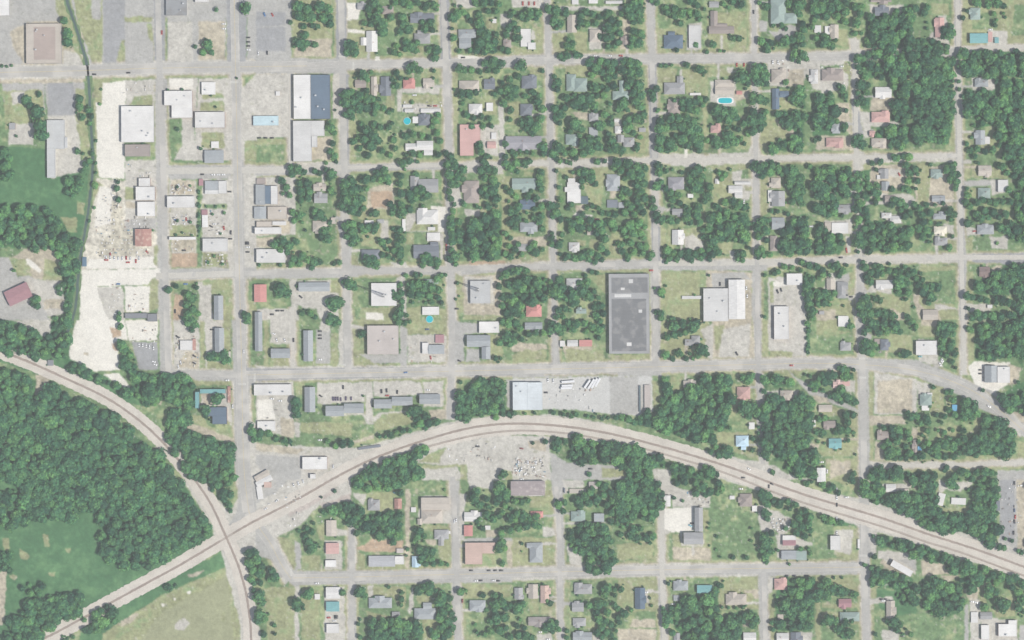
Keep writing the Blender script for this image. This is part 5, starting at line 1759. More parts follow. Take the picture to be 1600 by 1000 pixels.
# ---------------------------------------------------------------- roads, creek, railway
def smooth(pts, k=2):
    for _ in range(k):
        q = [pts[0]]
        for a, b in zip(pts, pts[1:]): q += [(a[0]*.75 + b[0]*.25, a[1]*.75 + b[1]*.25), (a[0]*.25 + b[0]*.75, a[1]*.25 + b[1]*.75)]
        pts = q + [pts[-1]]
    return pts
def extend(pts, d=400):
    pts = list(pts)
    def out(p): return p[0] <= 0 or p[0] >= 1600 or p[1] <= 0 or p[1] >= 1000
    for end in (0, -1):
        a, b = (pts[0], pts[1]) if end == 0 else (pts[-1], pts[-2])
        if out(a):
            l = math.hypot(a[0] - b[0], a[1] - b[1]); e = (a[0] + (a[0]-b[0]) / l * d, a[1] + (a[1]-b[1]) / l * d)
            pts = [e] + pts if end == 0 else pts + [e]
    return pts
def offs(pts, o):
    r = []
    for i, p in enumerate(pts):
        a = pts[max(i - 1, 0)]; b = pts[min(i + 1, len(pts) - 1)]
        l = math.hypot(b[0]-a[0], b[1]-a[1]) or 1
        r.append((p[0] - (b[1]-a[1]) / l * o, p[1] + (b[0]-a[0]) / l * o))
    return r
def resample(pts, d):
    r = [pts[0]]; acc = 0
    for a, b in zip(pts, pts[1:]):
        l = math.hypot(b[0]-a[0], b[1]-a[1]); t = d - acc
        while t <= l: r.append((a[0] + (b[0]-a[0]) * t / l, a[1] + (b[1]-a[1]) * t / l)); t += d
        acc = (acc + l) % d if l else acc
    if math.hypot(r[-1][0] - pts[-1][0], r[-1][1] - pts[-1][1]) > d * .3: r.append(pts[-1])
    return r
def ribbon(mb, pts, w, z, o=0.0, rag=0.0):
    A, Bq = offs(pts, o - w / 2), offs(pts, o + w / 2)
    if rag:
        A = [(x + random.uniform(-rag, rag), y + random.uniform(-rag, rag)) for x, y in A]; Bq = [(x + random.uniform(-rag, rag), y + random.uniform(-rag, rag)) for x, y in Bq]
    for i in range(len(pts) - 1):
        mb.face([P(*A[i], z), P(*Bq[i], z), P(*Bq[i+1], z), P(*A[i+1], z)])
M_ROAD = mat("worn_asphalt", (.385,.378,.355), .9, .07, .02, .07, .35, streak=.05, tint=((.47,.455,.42), .5, .04))
M_PALE = mat("pale_chip_seal", (.47,.455,.41), .92, .08, .03, .08, .4, tint=((.36,.36,.35), .62, .06))
M_BALL = mat("rail_ballast", (.52,.485,.43), .95, .12, .05, .12, .8, tint=((.56,.53,.47), .55, .08))
M_STAIN = mat("rust_stained_ballast", (.36,.305,.265), .95, .15, .1, .1, .8, tint=((.46,.42,.37), .55, .12))
M_SLEEP = mat("creosoted_sleeper", (.33,.285,.25), .9, .12, .1)
M_RAIL = mat("rusty_rail", (.27,.20,.17), .5, .1, 1, metallic=.3)
M_PAINT = mat("road_paint", (.62,.62,.58), .8, .2, .6)
M_YEL = mat("yellow_road_paint", (.55,.45,.20), .8, .2, .6)
roadlines = []
for n, line in enumerate(ROADS.strip().splitlines()):
    t = line.split(); pts = [tuple(map(float, p.split(','))) for p in t[3:]]
    roadlines.append((t[0], t[1], float(t[2]), pts))
road_mask = []
nh = nv = 0
for o_, k_, w_, pts in roadlines:
    z = .06 + .004 * nh if o_ == 'H' else .14 + .004 * nv
    if o_ == 'H': nh += 1
    else: nv += 1
    if k_ == 'c': z -= .03
    sp = resample(smooth(extend(pts)), 3); mb = MB(); ribbon(mb, sp, w_ * .84, z, rag=.4)
    rd = mb.build("road", M_ROAD if k_ == 'k' else M_PALE); tag(rd, kind="structure")
    road_mask.append((sp, w_))
    if k_ == 'k' and w_ >= 13:
        dd = MB(); q = resample(sp, 4)
        if w_ >= 15:
            ribbon(dd, q, .22, z + .02, -.25); ribbon(dd, q, .22, z + .02, .25); m_ = M_YEL
        else:
            m_ = M_PAINT
            for i in range(0, len(q) - 1, 3): ribbon(dd, q[i:i+2], .25, z + .02)
        tag(dd.build("road_marking", m_), kind="structure")
        dd = MB()
        for o2 in (-w_ * .36, w_ * .36): ribbon(dd, q, .16, z + .03, o2)
        tag(dd.build("road_marking", M_PAINT), kind="structure")
# crosswalk bars where the photograph shows them
mb = MB()
for cx, cy, v in ((366,128,1),(378,600,1),(535,88,1),(552,103,0),(1349,590,1),(1349,560,1),(534,570,1),(398,590,0),(1502,586,0),(455,893,0),(1348,868,1)):
    for i in range(-3, 4):
        a, b_ = (cx + i * 1.9, cy) if v else (cx, cy + i * 1.9)
        sx, sy = (.35, 1.7) if v else (1.7, .35)
        mb.face([P(a - sx, b_ + sy, .30), P(a + sx, b_ + sy, .30), P(a + sx, b_ - sy, .30), P(a - sx, b_ - sy, .30)])
tag(mb.build("crosswalk_marking", M_PAINT), kind="structure")

M_WATER = mat("creek_water", (.07,.11,.10), .25, .2, .1, .1, .5, spec=.5)
M_BANK = mat("creek_bank", (.12,.19,.09), .95, .2, .15, .15, .6)
creek = smooth([(98,-60),(103,0),(115,30),(127,70),(136,98),(139,125),(142,200),(146,250),(142,300),(133,362),(123,412),(120,470),(114,500),(100,530),(86,560)])
mb = MB(); ribbon(mb, resample(creek, 5), 9.5, .035, rag=1.8); tag(mb.build("creek_bank", M_BANK), kind="structure")
mb = MB(); ribbon(mb, resample(creek, 5), 4.0, .06, rag=.5); tag(mb.build("creek", M_WATER), kind="structure")

RW = [("main line curving across the town to the right edge", 1.0, [(-300,1150),(65,1000),(100,982),(200,927),(265,892),(300,872),(350,842),(390,818),(432,797),(480,772),(520,748),(570,722),(620,702),(650,692),(712,673),(760,664),(810,661),(875,665),(925,672),(975,682),(1050,702),(1100,717),(1150,733),(1200,753),(1262,775),(1337,797),(1387,812),(1450,835),(1500,850),(1550,867),(1600,886),(1900,990)]),
      ("line coming from the left edge and bending down past the crossing", 1.0, [(-200,480),(0,548),(50,567),(100,590),(140,608),(175,626),(212,652),(240,676),(265,702),(290,732),(310,757),(332,790),(350,832),(362,858),(375,890),(387,935),(394,1000),(400,1300)]),
      ("siding running beside the upper curve", .8, [(560,743),(620,712),(660,700),(720,684),(770,675),(820,672),(880,676),(930,684),(985,695),(1050,713),(1110,731),(1150,745),(1200,766),(1262,788),(1330,808),(1390,826),(1450,848),(1500,862),(1600,900),(1900,1004)])]
balw = [26, 24, 13]; balz = [.02, .10, .008]
for i, (what, sc, pts) in enumerate(RW):
    sp = smooth(pts, 2)
    mb = MB(); ribbon(mb, resample(sp, 3), balw[i], .25 + balz[i], rag=1.0); tag(mb.build("ballast", M_BALL), kind="structure")
    z = .25 + balz[i] + .02
    root = new_obj("railway_track", None); root.location = (0, 0, 0)
    tag(root, f"railway track, {what}", "railway track", "railway tracks")
    q = resample(sp, 1.1); A, Bq = offs(q, -1.5), offs(q, 1.5); mb = MB()
    for j in range(len(q) - 1):
        ax, ay = q[j]; l = math.hypot(q[j+1][0]-ax, q[j+1][1]-ay) or 1; ux, uy = (q[j+1][0]-ax)/l*.28, (q[j+1][1]-ay)/l*.28
        c = [P(A[j][0]-ux, A[j][1]-uy, z+.12), P(Bq[j][0]-ux, Bq[j][1]-uy, z+.12), P(Bq[j][0]+ux, Bq[j][1]+uy, z+.12), P(A[j][0]+ux, A[j][1]+uy, z+.12)]
        mb.face(c)
    tag(mb.build("sleeper", M_SLEEP, root), kind="stuff")
    st = MB(); ribbon(st, resample(sp, 3), 3.6 * sc, z - .012, rag=.45); tag(st.build("stained_ballast", M_STAIN), kind="structure")
    for o2 in (-.9, .9):
        mb = MB(); q2 = resample(sp, 6); a_, b_ = offs(q2, o2 - .11), offs(q2, o2 + .11)
        for j in range(len(q2) - 1):
            mb.face([P(*a_[j], z+.3), P(*b_[j], z+.3), P(*b_[j+1], z+.3), P(*a_[j+1], z+.3)])
            mb.face([P(*a_[j], z+.1), P(*a_[j], z+.3), P(*a_[j+1], z+.3), P(*a_[j+1], z+.1)]); mb.face([P(*b_[j], z+.3), P(*b_[j], z+.1), P(*b_[j+1], z+.1), P(*b_[j+1], z+.3)])
        mb.build("rail", M_RAIL, root)

# ---------------------------------------------------------------- labels that say which one
COLX = [255, 366, 535, 695, 857, 1020, 1180, 1340, 1500, 9999]
ROWY = [103, 257, 422, 578, 740, 898, 9999]
ORD = ['first','second','third','fourth','fifth','sixth','seventh','eighth','ninth','tenth','eleventh','twelfth']
ROWN = ['top row','second row','third row','fourth row','fifth row','sixth row','bottom row']
NUM = ['zero','one','two','three','four','five','six','seven','eight','nine','ten','eleven','twelve']
def block(x, y):
    c = next(i for i, v in enumerate(COLX) if x < v); r = next(i for i, v in enumerate(ROWY) if y < v)
    return c, r
def place(x, y):
    c, r = block(x, y)
    x0 = COLX[c-1] if c else 0; x1 = min(COLX[c], 1600); y0 = ROWY[r-1] if r else 0; y1 = min(ROWY[r], 1000)
    u = (x - x0) / (x1 - x0); v = (y - y0) / (y1 - y0)
    h = 'left' if u < .36 else 'right' if u > .64 else ''; w = 'upper' if v < .36 else 'lower' if v > .64 else ''
    pos = (w + ' ' + h).strip() or 'middle'
    if pos in ('upper', 'lower'): pos += ' middle'
    if pos in ('left', 'right'): pos = 'middle ' + pos
    return (c, r, pos), f"{pos} of {ORD[c]} block, {ROWN[r]}"
def label_all(items):     # items: list of (obj, desc, x, y)
    groups = {}
    for it in items:
        k, ph = place(it[2], it[3]); groups.setdefault((it[1], k), []).append((it, ph))
    for (desc, k), L in groups.items():
        if len(L) == 1: L[0][0][0]["label"] = f"{desc}, {L[0][1]}"; continue
        sx = max(i[0][2] for i in L) - min(i[0][2] for i in L); sy = max(i[0][3] for i in L) - min(i[0][3] for i in L)
        L.sort(key=lambda i: i[0][2] if sx >= sy else i[0][3]); ends = ('leftmost', 'rightmost', 'from left') if sx >= sy else ('topmost', 'lowest', 'from top')
        for n, (it, ph) in enumerate(L):
            w = ends[0] if n == 0 else ends[1] if n == len(L) - 1 else f"{ORD[n]} {ends[2]}"
            pass
            it[0]["label"] = f"{desc}, {w}, {ph}"

# ---------------------------------------------------------------- buildings
HT = dict(house=3.0, shed=2.4, garage=2.6, shop=4.4, commercial=5.2, warehouse=6.2, apartment=5.6, church=5.5)
HT = {k: v for k, v in HT.items()}
build_items = []; foot = []
NAME = dict(house='house', shed='shed', garage='garage', shop='shop_building', commercial='commercial_building', warehouse='warehouse', apartment='apartment_building', church='church')
CATN = dict(house='house', shed='shed', garage='garage', shop='shop', commercial='commercial building', warehouse='warehouse', apartment='apartment building', church='church')
for bi, (kind, colour, rects) in enumerate(B):
    rects = [r for r in rects if r[2] > r[0] and r[3] > r[1]]
    if kind == 'house' and len(rects) == 1 and rects[0][4] in 'gh' and not rects[0][6]:
        x0, y0, x1, y1 = rects[0][:4]; rz = random.Random(bi + 900); side = rz.choice((-1, 1)); sp_ = rz.uniform(.34, .46)
        if (x1 - x0) >= (y1 - y0):
            wd = max(5.5, (x1 - x0) * sp_); xa = rz.uniform(x0 + .4, x1 - wd - .4); my = (y0 + y1) / 2; ex = rz.uniform(1.5, 3.2)
            rects.append((xa, my - .1, xa + wd, y1 + ex, 'v', None, 0.) if side > 0 else (xa, y0 - ex, xa + wd, my + .1, 'v', None, 0.))
        else:
            wd = max(5.5, (y1 - y0) * sp_); ya = rz.uniform(y0 + .4, y1 - wd - .4); mx_ = (x0 + x1) / 2; ex = rz.uniform(1.5, 3.2)
            rects.append((mx_ - .1, ya, x1 + ex, ya + wd, 'u', None, 0.) if side > 0 else (x0 - ex, ya, mx_ + .1, ya + wd, 'u', None, 0.))
    main = rects[0]; cx = (main[0] + main[2]) / 2; cy = (main[1] + main[3]) / 2
    cwx, cwy, _ = P(cx, cy)
    root = new_obj(NAME[kind], None); root.location = (cwx, cwy, 0); root.rotation_euler = (0, 0, -R(main[6]) if main[6] else R(.4))
    tag(root, None, CATN[kind], f"{CATN[kind]}s of the town".replace('churchs', 'churches'))
    wall = MB(); roof = MB(); vents = 0; ch_pending = None
    rnd = random.Random(bi * 13 + 5)
    pt = main[4]; flat_any = main[4] == 'f'
    for ri, (x0, y0, x1, y1, ty, pc, ang) in enumerate(rects):
        a0, b0 = (x0 - cx) * S, (cy - y1) * S; a1, b1 = (x1 - cx) * S, (cy - y0) * S
        foot.append((x0, y0, x1, y1)); L, D = a1 - a0, b1 - b0
        h = HT[kind] * (0.85 + .25 * rnd.random()) + ri * .17
        if kind in ('shop', 'commercial') and L * D > 1500: h += 1
        if ty == 'p':
            pm = MB(); pm.box(a0, b0, htop - .04, a1, b1, htop + .05 + .02 * ri); pm.build("roof_patch", roof_mat(pc, True), root); continue
        if ty == 'f':
            wall.box(a0, b0, -.1, a1, b1, h - .02)
            if min(L, D) > 5 and kind != 'shed':
                p = .35; t_ = .35; htop = h + .02
                roof.face([(a0+t_, b0+t_, h+.02), (a1-t_, b0+t_, h+.02), (a1-t_, b1-t_, h+.02), (a0+t_, b1-t_, h+.02)])
                for q in ((a0-.03,b0-.03,a1+.03,b0+t_), (a0-.03,b1-t_,a1+.03,b1+.03), (a0-.03,b0+t_,a0+t_,b1-t_), (a1-t_,b0+t_,a1+.03,b1-t_)):
                    roof.box(q[0], q[1], h - .3, q[2], q[3], h + p + ri * .05)
            else:
                htop = h + .12; roof.box(a0 - .15, b0 - .15, h - .02, a1 + .15, b1 + .15, h + .12, bottom=True)
        else:
            ov = .45; e = h - .02; horiz = (L >= D) if ty not in 'uv' else ty == 'u'
            pitch = .16 if kind in ('warehouse', 'shop') else .5
            half = (D if horiz else L) / 2; rise = min(half * pitch, 4.5) if ty not in 'uv' else half * pitch * .95; htop = h
            wi0, wi1, wj0, wj1 = a0 + ov, a1 - ov, b0 + ov, b1 - ov
            if wi1 - wi0 < 1 or wj1 - wj0 < 1: wi0, wi1, wj0, wj1 = a0 + .1, a1 - .1, b0 + .1, b1 - .1
            wall.box(wi0, wj0, -.1, wi1, wj1, h)
            def rp(u, v, z): return (u, v, z) if horiz else (v, u, z)
            if horiz: u0, u1, v0, v1 = a0, a1, b0, b1
            else: u0, u1, v0, v1 = b0, b1, a0, a1
            vm_ = (v0 + v1) / 2; ins = min(half, (u1 - u0) / 2 - .1) if ty == 'h' else 0
            A_, B_, C_, D_ = rp(u0, v0, e), rp(u1, v0, e), rp(u1, v1, e), rp(u0, v1, e)
            E_, F_ = rp(u0 + ins, vm_, e + rise), rp(u1 - ins, vm_, e + rise)
            roof.face([A_, B_, F_, E_]); roof.face([C_, D_, E_, F_])
            if ty == 'h': roof.face([B_, C_, F_]); roof.face([D_, A_, E_])
            else:
                iu0, iu1 = u0 + ov, u1 - ov
                k_ = rise * (1 - ov / half)
                for uu in (iu0, iu1): wall.face([rp(uu, v0 + ov, h - .02), rp(uu, v1 - ov, h - .02), rp(uu, vm_, h + k_ - .08)])
                # ridge cap
                roof.box(*(( (u0, vm_ - .12, e + rise - .05, u1, vm_ + .12, e + rise + .04) if horiz else (vm_ - .12, u0, e + rise - .05, vm_ + .12, u1, e + rise + .04))))
            # fascia / soffit sheet
            roof.face([rp(u0, v0, e - .05), rp(u0, v1, e - .05), rp(u1, v1, e - .05), rp(u1, v0, e - .05)])
            if kind == 'house' and ri == 0 and rnd.random() < .45:
                ch = MB(); uu = rnd.uniform(.3, .7); px = (u0 + (u1 - u0) * uu, vm_ + half * .25)
                px = px if horiz else (px[1], px[0]); ch.box(px[0] - .45, px[1] - .35, h, px[0] + .45, px[1] + .35, e + rise + .9)
                ch_pending = ch
        # openings
        if kind != 'shed' and ri == 0:
            o_ = .45 if ty != 'f' else 0.0; zs = [1.0] if h < 5 else [1.0, 3.4]
            if kind in ('warehouse',): zs = []
            for zb in zs:
                n_ = max(1, int((L - 2) / 4))
                for q in range(n_):
                    xx = a0 + o_ + (L - 2 * o_) * (q + .5) / n_
                    for yy in (b0 + o_ - .03, b1 - o_ + .03): wall.face([(xx - .6, yy, zb), (xx + .6, yy, zb), (xx + .6, yy, zb + 1.2), (xx - .6, yy, zb + 1.2)], 1)
            dx = a0 + o_ - .04; my = (b0 + b1) / 2; dw = .5 if kind in ('house', 'apartment', 'church', 'garage') else 1.8
            wall.face([(dx, my - dw, 0), (dx, my + dw, 0), (dx, my + dw, 2.3), (dx, my - dw, 2.3)], 2)
    wall.build("wall", [WALLS[rnd.choice([0, 0, 1, 1, 2, 4]) if kind in ('house', 'apartment', 'shed', 'church', 'garage') else rnd.choice([0, 1, 3, 2])], M_GLASS, M_DOOR], root)
    rf = roof.build("roof", roof_mat(colour, flat_any), root)
    if pt in 'gh' and ch_pending is not None : ch_pending.build("chimney", WALLS[2], rf)
    if flat_any and kind in ('shop', 'commercial', 'warehouse', 'church') and L * D > 250:
        x0, y0, x1, y1 = main[:4]; LL, DD = (x1 - x0) * S, (y1 - y0) * S
        for q in range(min(6, 1 + int(LL * DD / 600))):
            u = MB(); ux, uy = rnd.uniform(-.36, .36) * LL, rnd.uniform(-.38, .38) * DD; s_ = rnd.uniform(.6, 1.1)
            zz = HT[kind] * .85; u.box(ux - s_, uy - s_ * .8, zz, ux + s_, uy + s_ * .8, HT[kind] * 1.12 + 2.0); u.build("rooftop_unit", M_UNIT, root)
    shape = 'flat-roofed' if pt == 'f' else 'hip-roofed' if pt == 'h' else 'gabled'
    big = (main[2] - main[0]) * (main[3] - main[1])
    sz = {'house': (330, 750), 'shed': (40, 110), 'shop': (250, 700), 'warehouse': (800, 2600), 'commercial': (600, 1500)}.get(kind, (0, 1e9))
    size = 'small ' if big < sz[0] else 'large ' if big > sz[1] else ''
    build_items.append((root, f"{size}{WORD.get(colour, colour)} {shape} {CATN[kind]}", cx, cy))
label_all(build_items)

# ---------------------------------------------------------------- trees
def crown_proto(seed, nleaf, lobes, light=False):
    r = np.random.default_rng(seed)
    cs = [(0, 0, .30, .55)]
    for i in range(lobes):
        a = 2 * math.pi * (i + r.uniform(-.3, .3)) / lobes * (1 if i < lobes * .65 else 1.7); d = r.uniform(.5, .68) if i < lobes * .65 else r.uniform(.15, .45)
        cs.append((d * math.cos(a), d * math.sin(a), r.uniform(-.1, .1) if d > .5 else r.uniform(.25, .5), r.uniform(.27, .42)))
    V, Q, tone = [], [], []
    per = nleaf // len(cs)
    for (x, y, z, rad) in cs:
        m = int(per * (rad / .38) ** 1.5); lt = r.uniform(.25, .75)
        for _ in range(m):
            th = r.uniform(0, 2 * math.pi); cz = r.uniform(-.35, 1.0); sz = math.sqrt(1 - cz * cz)
            n = np.array((sz * math.cos(th), sz * math.sin(th), cz)); p = np.array((x, y, z)) + n * rad * r.uniform(.82, 1.1) * (1, 1, .85)
            n = n + r.normal(0, .35, 3); n /= np.linalg.norm(n)
            u = np.cross(n, (.1, .2, 1)); u /= np.linalg.norm(u) + 1e-6; w = np.cross(n, u); ro = r.uniform(0, math.pi)
            u, w = u * math.cos(ro) + w * math.sin(ro), w * math.cos(ro) - u * math.sin(ro)
            s = r.uniform(.075, .14) * (1.5 if nleaf < 150 else 1.0)
            b_ = len(V)
            V += [p - u * s - w * s * .8, p + u * s * .9 - w * s, p + u * s + w * s * .7, p - u * s * .7 + w * s]
            Q.append((b_, b_ + 1, b_ + 2, b_ + 3)); tone.append(float(np.clip(lt + r.normal(0, .13), 0, 1)))
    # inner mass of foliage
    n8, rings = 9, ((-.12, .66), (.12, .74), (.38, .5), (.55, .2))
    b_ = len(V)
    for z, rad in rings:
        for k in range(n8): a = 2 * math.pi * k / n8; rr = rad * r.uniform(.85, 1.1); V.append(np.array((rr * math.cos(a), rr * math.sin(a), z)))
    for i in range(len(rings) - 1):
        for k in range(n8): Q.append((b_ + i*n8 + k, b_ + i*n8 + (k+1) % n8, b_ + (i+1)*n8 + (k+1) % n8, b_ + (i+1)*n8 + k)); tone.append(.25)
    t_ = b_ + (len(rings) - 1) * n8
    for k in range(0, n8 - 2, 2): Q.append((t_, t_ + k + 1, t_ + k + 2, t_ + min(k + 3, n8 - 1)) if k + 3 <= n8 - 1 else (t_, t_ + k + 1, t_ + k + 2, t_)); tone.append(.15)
    Q = [q for q in Q if len(set(q)) == 4]; tone = tone[:len(Q)]
    return np.array(V, np.float32), np.array(Q, np.int32), np.array(tone, np.float32)
M_LEAF = bpy.data.materials.new("foliage"); M_LEAF.use_nodes = True; nt = M_LEAF.node_tree; b = nt.nodes["Principled BSDF"]
b.inputs["Roughness"].default_value = .7; b.inputs["Specular IOR Level"].default_value = .25
an = nt.nodes.new("ShaderNodeAttribute"); an.attribute_name = "tone"
cr = nt.nodes.new("ShaderNodeValToRGB"); e = cr.color_ramp
e.elements[0].position = 0; e.elements[0].color = (.022,.090,.056, 1)
e.elements[1].position = 1; e.elements[1].color = (.175,.43,.145, 1)
k_ = e.elements.new(.5); k_.color = (.062,.208,.102, 1)
oi = nt.nodes.new("ShaderNodeObjectInfo"); ma = nt.nodes.new("ShaderNodeMath"); ma.operation = 'MULTIPLY_ADD'; ma.inputs[1].default_value = .16
nt.links.new(oi.outputs["Random"], ma.inputs[0]); nt.links.new(an.outputs["Fac"], ma.inputs[2]); nt.links.new(ma.outputs[0], cr.inputs[0])
geo = nt.nodes.new("ShaderNodeNewGeometry"); hn = nt.nodes.new("ShaderNodeTexNoise"); hn.inputs["Scale"].default_value = .07; hn.inputs["Detail"].default_value = 2
hr = nt.nodes.new("ShaderNodeMapRange"); hr.inputs[1].default_value = .42; hr.inputs[2].default_value = .68; hr.inputs[4].default_value = .45
nt.links.new(geo.outputs["Position"], hn.inputs["Vector"]); nt.links.new(hn.outputs["Fac"], hr.inputs[0])
hm_ = nt.nodes.new("ShaderNodeMix"); hm_.data_type = 'RGBA'; hm_.blend_type = 'MULTIPLY'; hm_.inputs[7].default_value = (1.45, 1.05, .78, 1)
nt.links.new(hr.outputs[0], hm_.inputs[0]); nt.links.new(cr.outputs[0], hm_.inputs[6])
nt.links.new(hm_.outputs[2], b.inputs["Base Color"])
tr = nt.nodes.new("ShaderNodeBsdfTranslucent"); nt.links.new(hm_.outputs[2], tr.inputs[0]); mxs = nt.nodes.new("ShaderNodeMixShader"); mxs.inputs[0].default_value = .22
nt.links.new(b.outputs[0], mxs.inputs[1]); nt.links.new(tr.outputs[0], mxs.inputs[2]); nt.links.new(mxs.outputs[0], nt.nodes["Material Output"].inputs[0])
PRO = [crown_proto(100 + i, 420, 9 + i % 4) for i in range(8)]
PROS = [crown_proto(200 + i, 130, 6) for i in range(6)]
T.sort(key=lambda t: -t[2])
vis = [t for t in T if 2 < t[0] < 1598 and 2 < t[1] < 998]
NIND = 300
indiv = vis[:NIND]; ids = {id(t) for t in indiv}; rest = [t for t in T if id(t) not in ids]
def leaf_mesh(name, proto, shift):
    V_, Q_, t_ = proto; me = bpy.data.meshes.new(name); fill_mesh(me, V_, Q_)
    a = me.attributes.new("tone", 'FLOAT', 'FACE'); a.data.foreach_set("value", np.clip(t_ + shift, 0, 1.2)); me.materials.append(M_LEAF); return me
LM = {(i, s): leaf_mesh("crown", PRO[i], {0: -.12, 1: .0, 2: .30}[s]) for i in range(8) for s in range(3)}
tk = MB(); tk.cyl(0, 0, 0, 1.0, .055, .03, 8)
for k in range(5):
    a = k * 1.257; tk.bar((0, 0, .75), (.35 * math.cos(a), .35 * math.sin(a), 1.15 + .08 * (k % 2)), .018)
TRUNK = tk.mesh("trunk", [M_BARK])
titems = []
for n, (x, y, r, light) in enumerate(indiv):
    rnd = random.Random(n); rm = r * S * 1.0; hh = rm * rnd.uniform(.6, .9) + 1.5
    root = new_obj("tree", None); root.location = P(x, y); root.rotation_euler = (0, 0, rnd.uniform(0, 6.28))
    tone = 2 if light else rnd.choice([0, 0, 1, 1, 1])
    c = new_obj("crown", LM[(rnd.randrange(8), tone)], root); c.location = (0, 0, hh); c.scale = (rm, rm * rnd.uniform(.9, 1.1), rm * rnd.uniform(.75, 1.0))
    t_ = new_obj("trunk", TRUNK, root); t_.scale = (rm, rm, hh)
    tag(root, None, "tree", "large trees of the town")
    size = 'very broad' if r >= 11 else 'broad' if r >= 9.9 else 'round'
    titems.append((root, f"{size} {'light' if tone == 2 else 'dark' if tone == 0 else 'mid'} green tree", x, y))
label_all(titems)
# the closed canopy: everything past the 300 largest
allc = [(x, y, r, 2 if l else None) for x, y, r, l in rest]
def free(x, y):
    for x0, y0, x1, y1 in foot:
        if x0 - 2 < x < x1 + 2 and y0 - 2 < y < y1 + 2: return False
    return True
for r0, poly in woods:
    poly = [(x - 50 if x <= 0 else x + 50 if x >= 1600 else x, y - 50 if y <= 0 else y + 50 if y >= 1000 else y) for x, y in poly]
    xs = [p[0] for p in poly]; ys = [p[1] for p in poly]; d = r0 * (1.2 if r0 < 9 else 1.02); i = 0; yy = min(ys)
    while yy < max(ys):
        xx = min(xs) + (d * .5 if i % 2 else 0)
        while xx < max(xs):
            px, py = xx + random.uniform(-.4, .4) * d, yy + random.uniform(-.4, .4) * d
            if inside(np.array([px]), np.array([py]), poly)[0] and free(px, py): allc.append((px, py, r0 * random.choice([.5, .65, .8, .9, 1, 1.2, 1.35]), 3 if r0 >= 9 else 2 if random.random() < .09 else None))
            xx += d
        yy += d * .87; i += 1
for _ in range(900):      # the town goes on beyond the picture
    x, y = random.uniform(-68, 1668), random.uniform(-68, 1068)
    if -8 < x < 1608 and -8 < y < 1008: continue
    allc.append((x, y, random.uniform(5, 10), None))
def at_key(x, y): return key[int(np.clip((y + 70) / STEP, 0, NY - 1)), int(np.clip((x + 70) / STEP, 0, NX - 1))]
rb = random.Random(21)
big = [t for t in T if t[2] > 4]
for _ in range(1500):     # shrubs and saplings at the feet of the trees, along lot lines and by the houses
    if rb.random() < .6:
        t = rb.choice(big); a = rb.uniform(0, 6.28); x, y = t[0] + math.cos(a) * t[2] * 1.25, t[1] + math.sin(a) * t[2] * 1.25
    else:
        f_ = rb.choice(foot); s_ = rb.randrange(4); x = f_[0] - 1.6 if s_ == 0 else f_[2] + 1.6 if s_ == 1 else rb.uniform(f_[0], f_[2]); y = f_[1] - 1.6 if s_ == 2 else f_[3] + 1.6 if s_ == 3 else rb.uniform(f_[1], f_[3])
    if at_key(x, y) in (0, 1, 8) and not any(x0 - .8 < x < x1 + .8 and y0 - .8 < y < y1 + .8 for x0, y0, x1, y1 in foot): allc.append((x, y, rb.uniform(1.0, 2.6), None))
Vs, Qs, Ts = [], [], []; off = 0
for n, (x, y, r, tn) in enumerate(allc):
    pr = PRO[n % 8] if r > 5.5 else PROS[n % 6]
    V_, Q_, t_ = pr; a = random.uniform(0, 6.28); ca, sa = math.cos(a), math.sin(a); rm = r * S * (.94 if r > 3 else 1.1) * random.uniform(.85, 1.12)
    hh = rm * random.uniform(.55, 1.0) + (1.6 if r > 4 else .6) if tn != 3 else random.uniform(4.5, 8.0); zs = rm * random.uniform(.75, 1.05)
    q = np.empty_like(V_); q[:, 0] = (V_[:, 0] * ca - V_[:, 1] * sa) * rm + (x - 800) * S; q[:, 1] = (V_[:, 0] * sa + V_[:, 1] * ca) * rm + (500 - y) * S; q[:, 2] = V_[:, 2] * zs + hh
    Vs.append(q); Qs.append(Q_ + off); off += len(V_)
    Ts.append(np.clip(t_ + (random.uniform(.2, .42) if tn == 2 else random.gauss(0, .2 if tn != 3 else .14)), 0, 1.15))
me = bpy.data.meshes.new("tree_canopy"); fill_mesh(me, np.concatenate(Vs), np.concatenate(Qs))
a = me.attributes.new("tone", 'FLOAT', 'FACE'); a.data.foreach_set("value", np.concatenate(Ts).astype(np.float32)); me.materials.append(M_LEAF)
tag(new_obj("tree_canopy", me), "dense green canopy of smaller trees, woods and bushes filling yards and forest edges", "trees", kind="stuff")
tb = MB()
for x, y, r, tn in allc:
    px, py, _ = P(x, y); tb.cyl(px, py, 0, r * S * .6 + .8, r * S * .05 + .06, r * S * .03 + .03, 5)
tag(tb.build("tree_stems", M_BARK), "slender brown stems under the dense green tree canopy", "tree stems", kind="stuff")

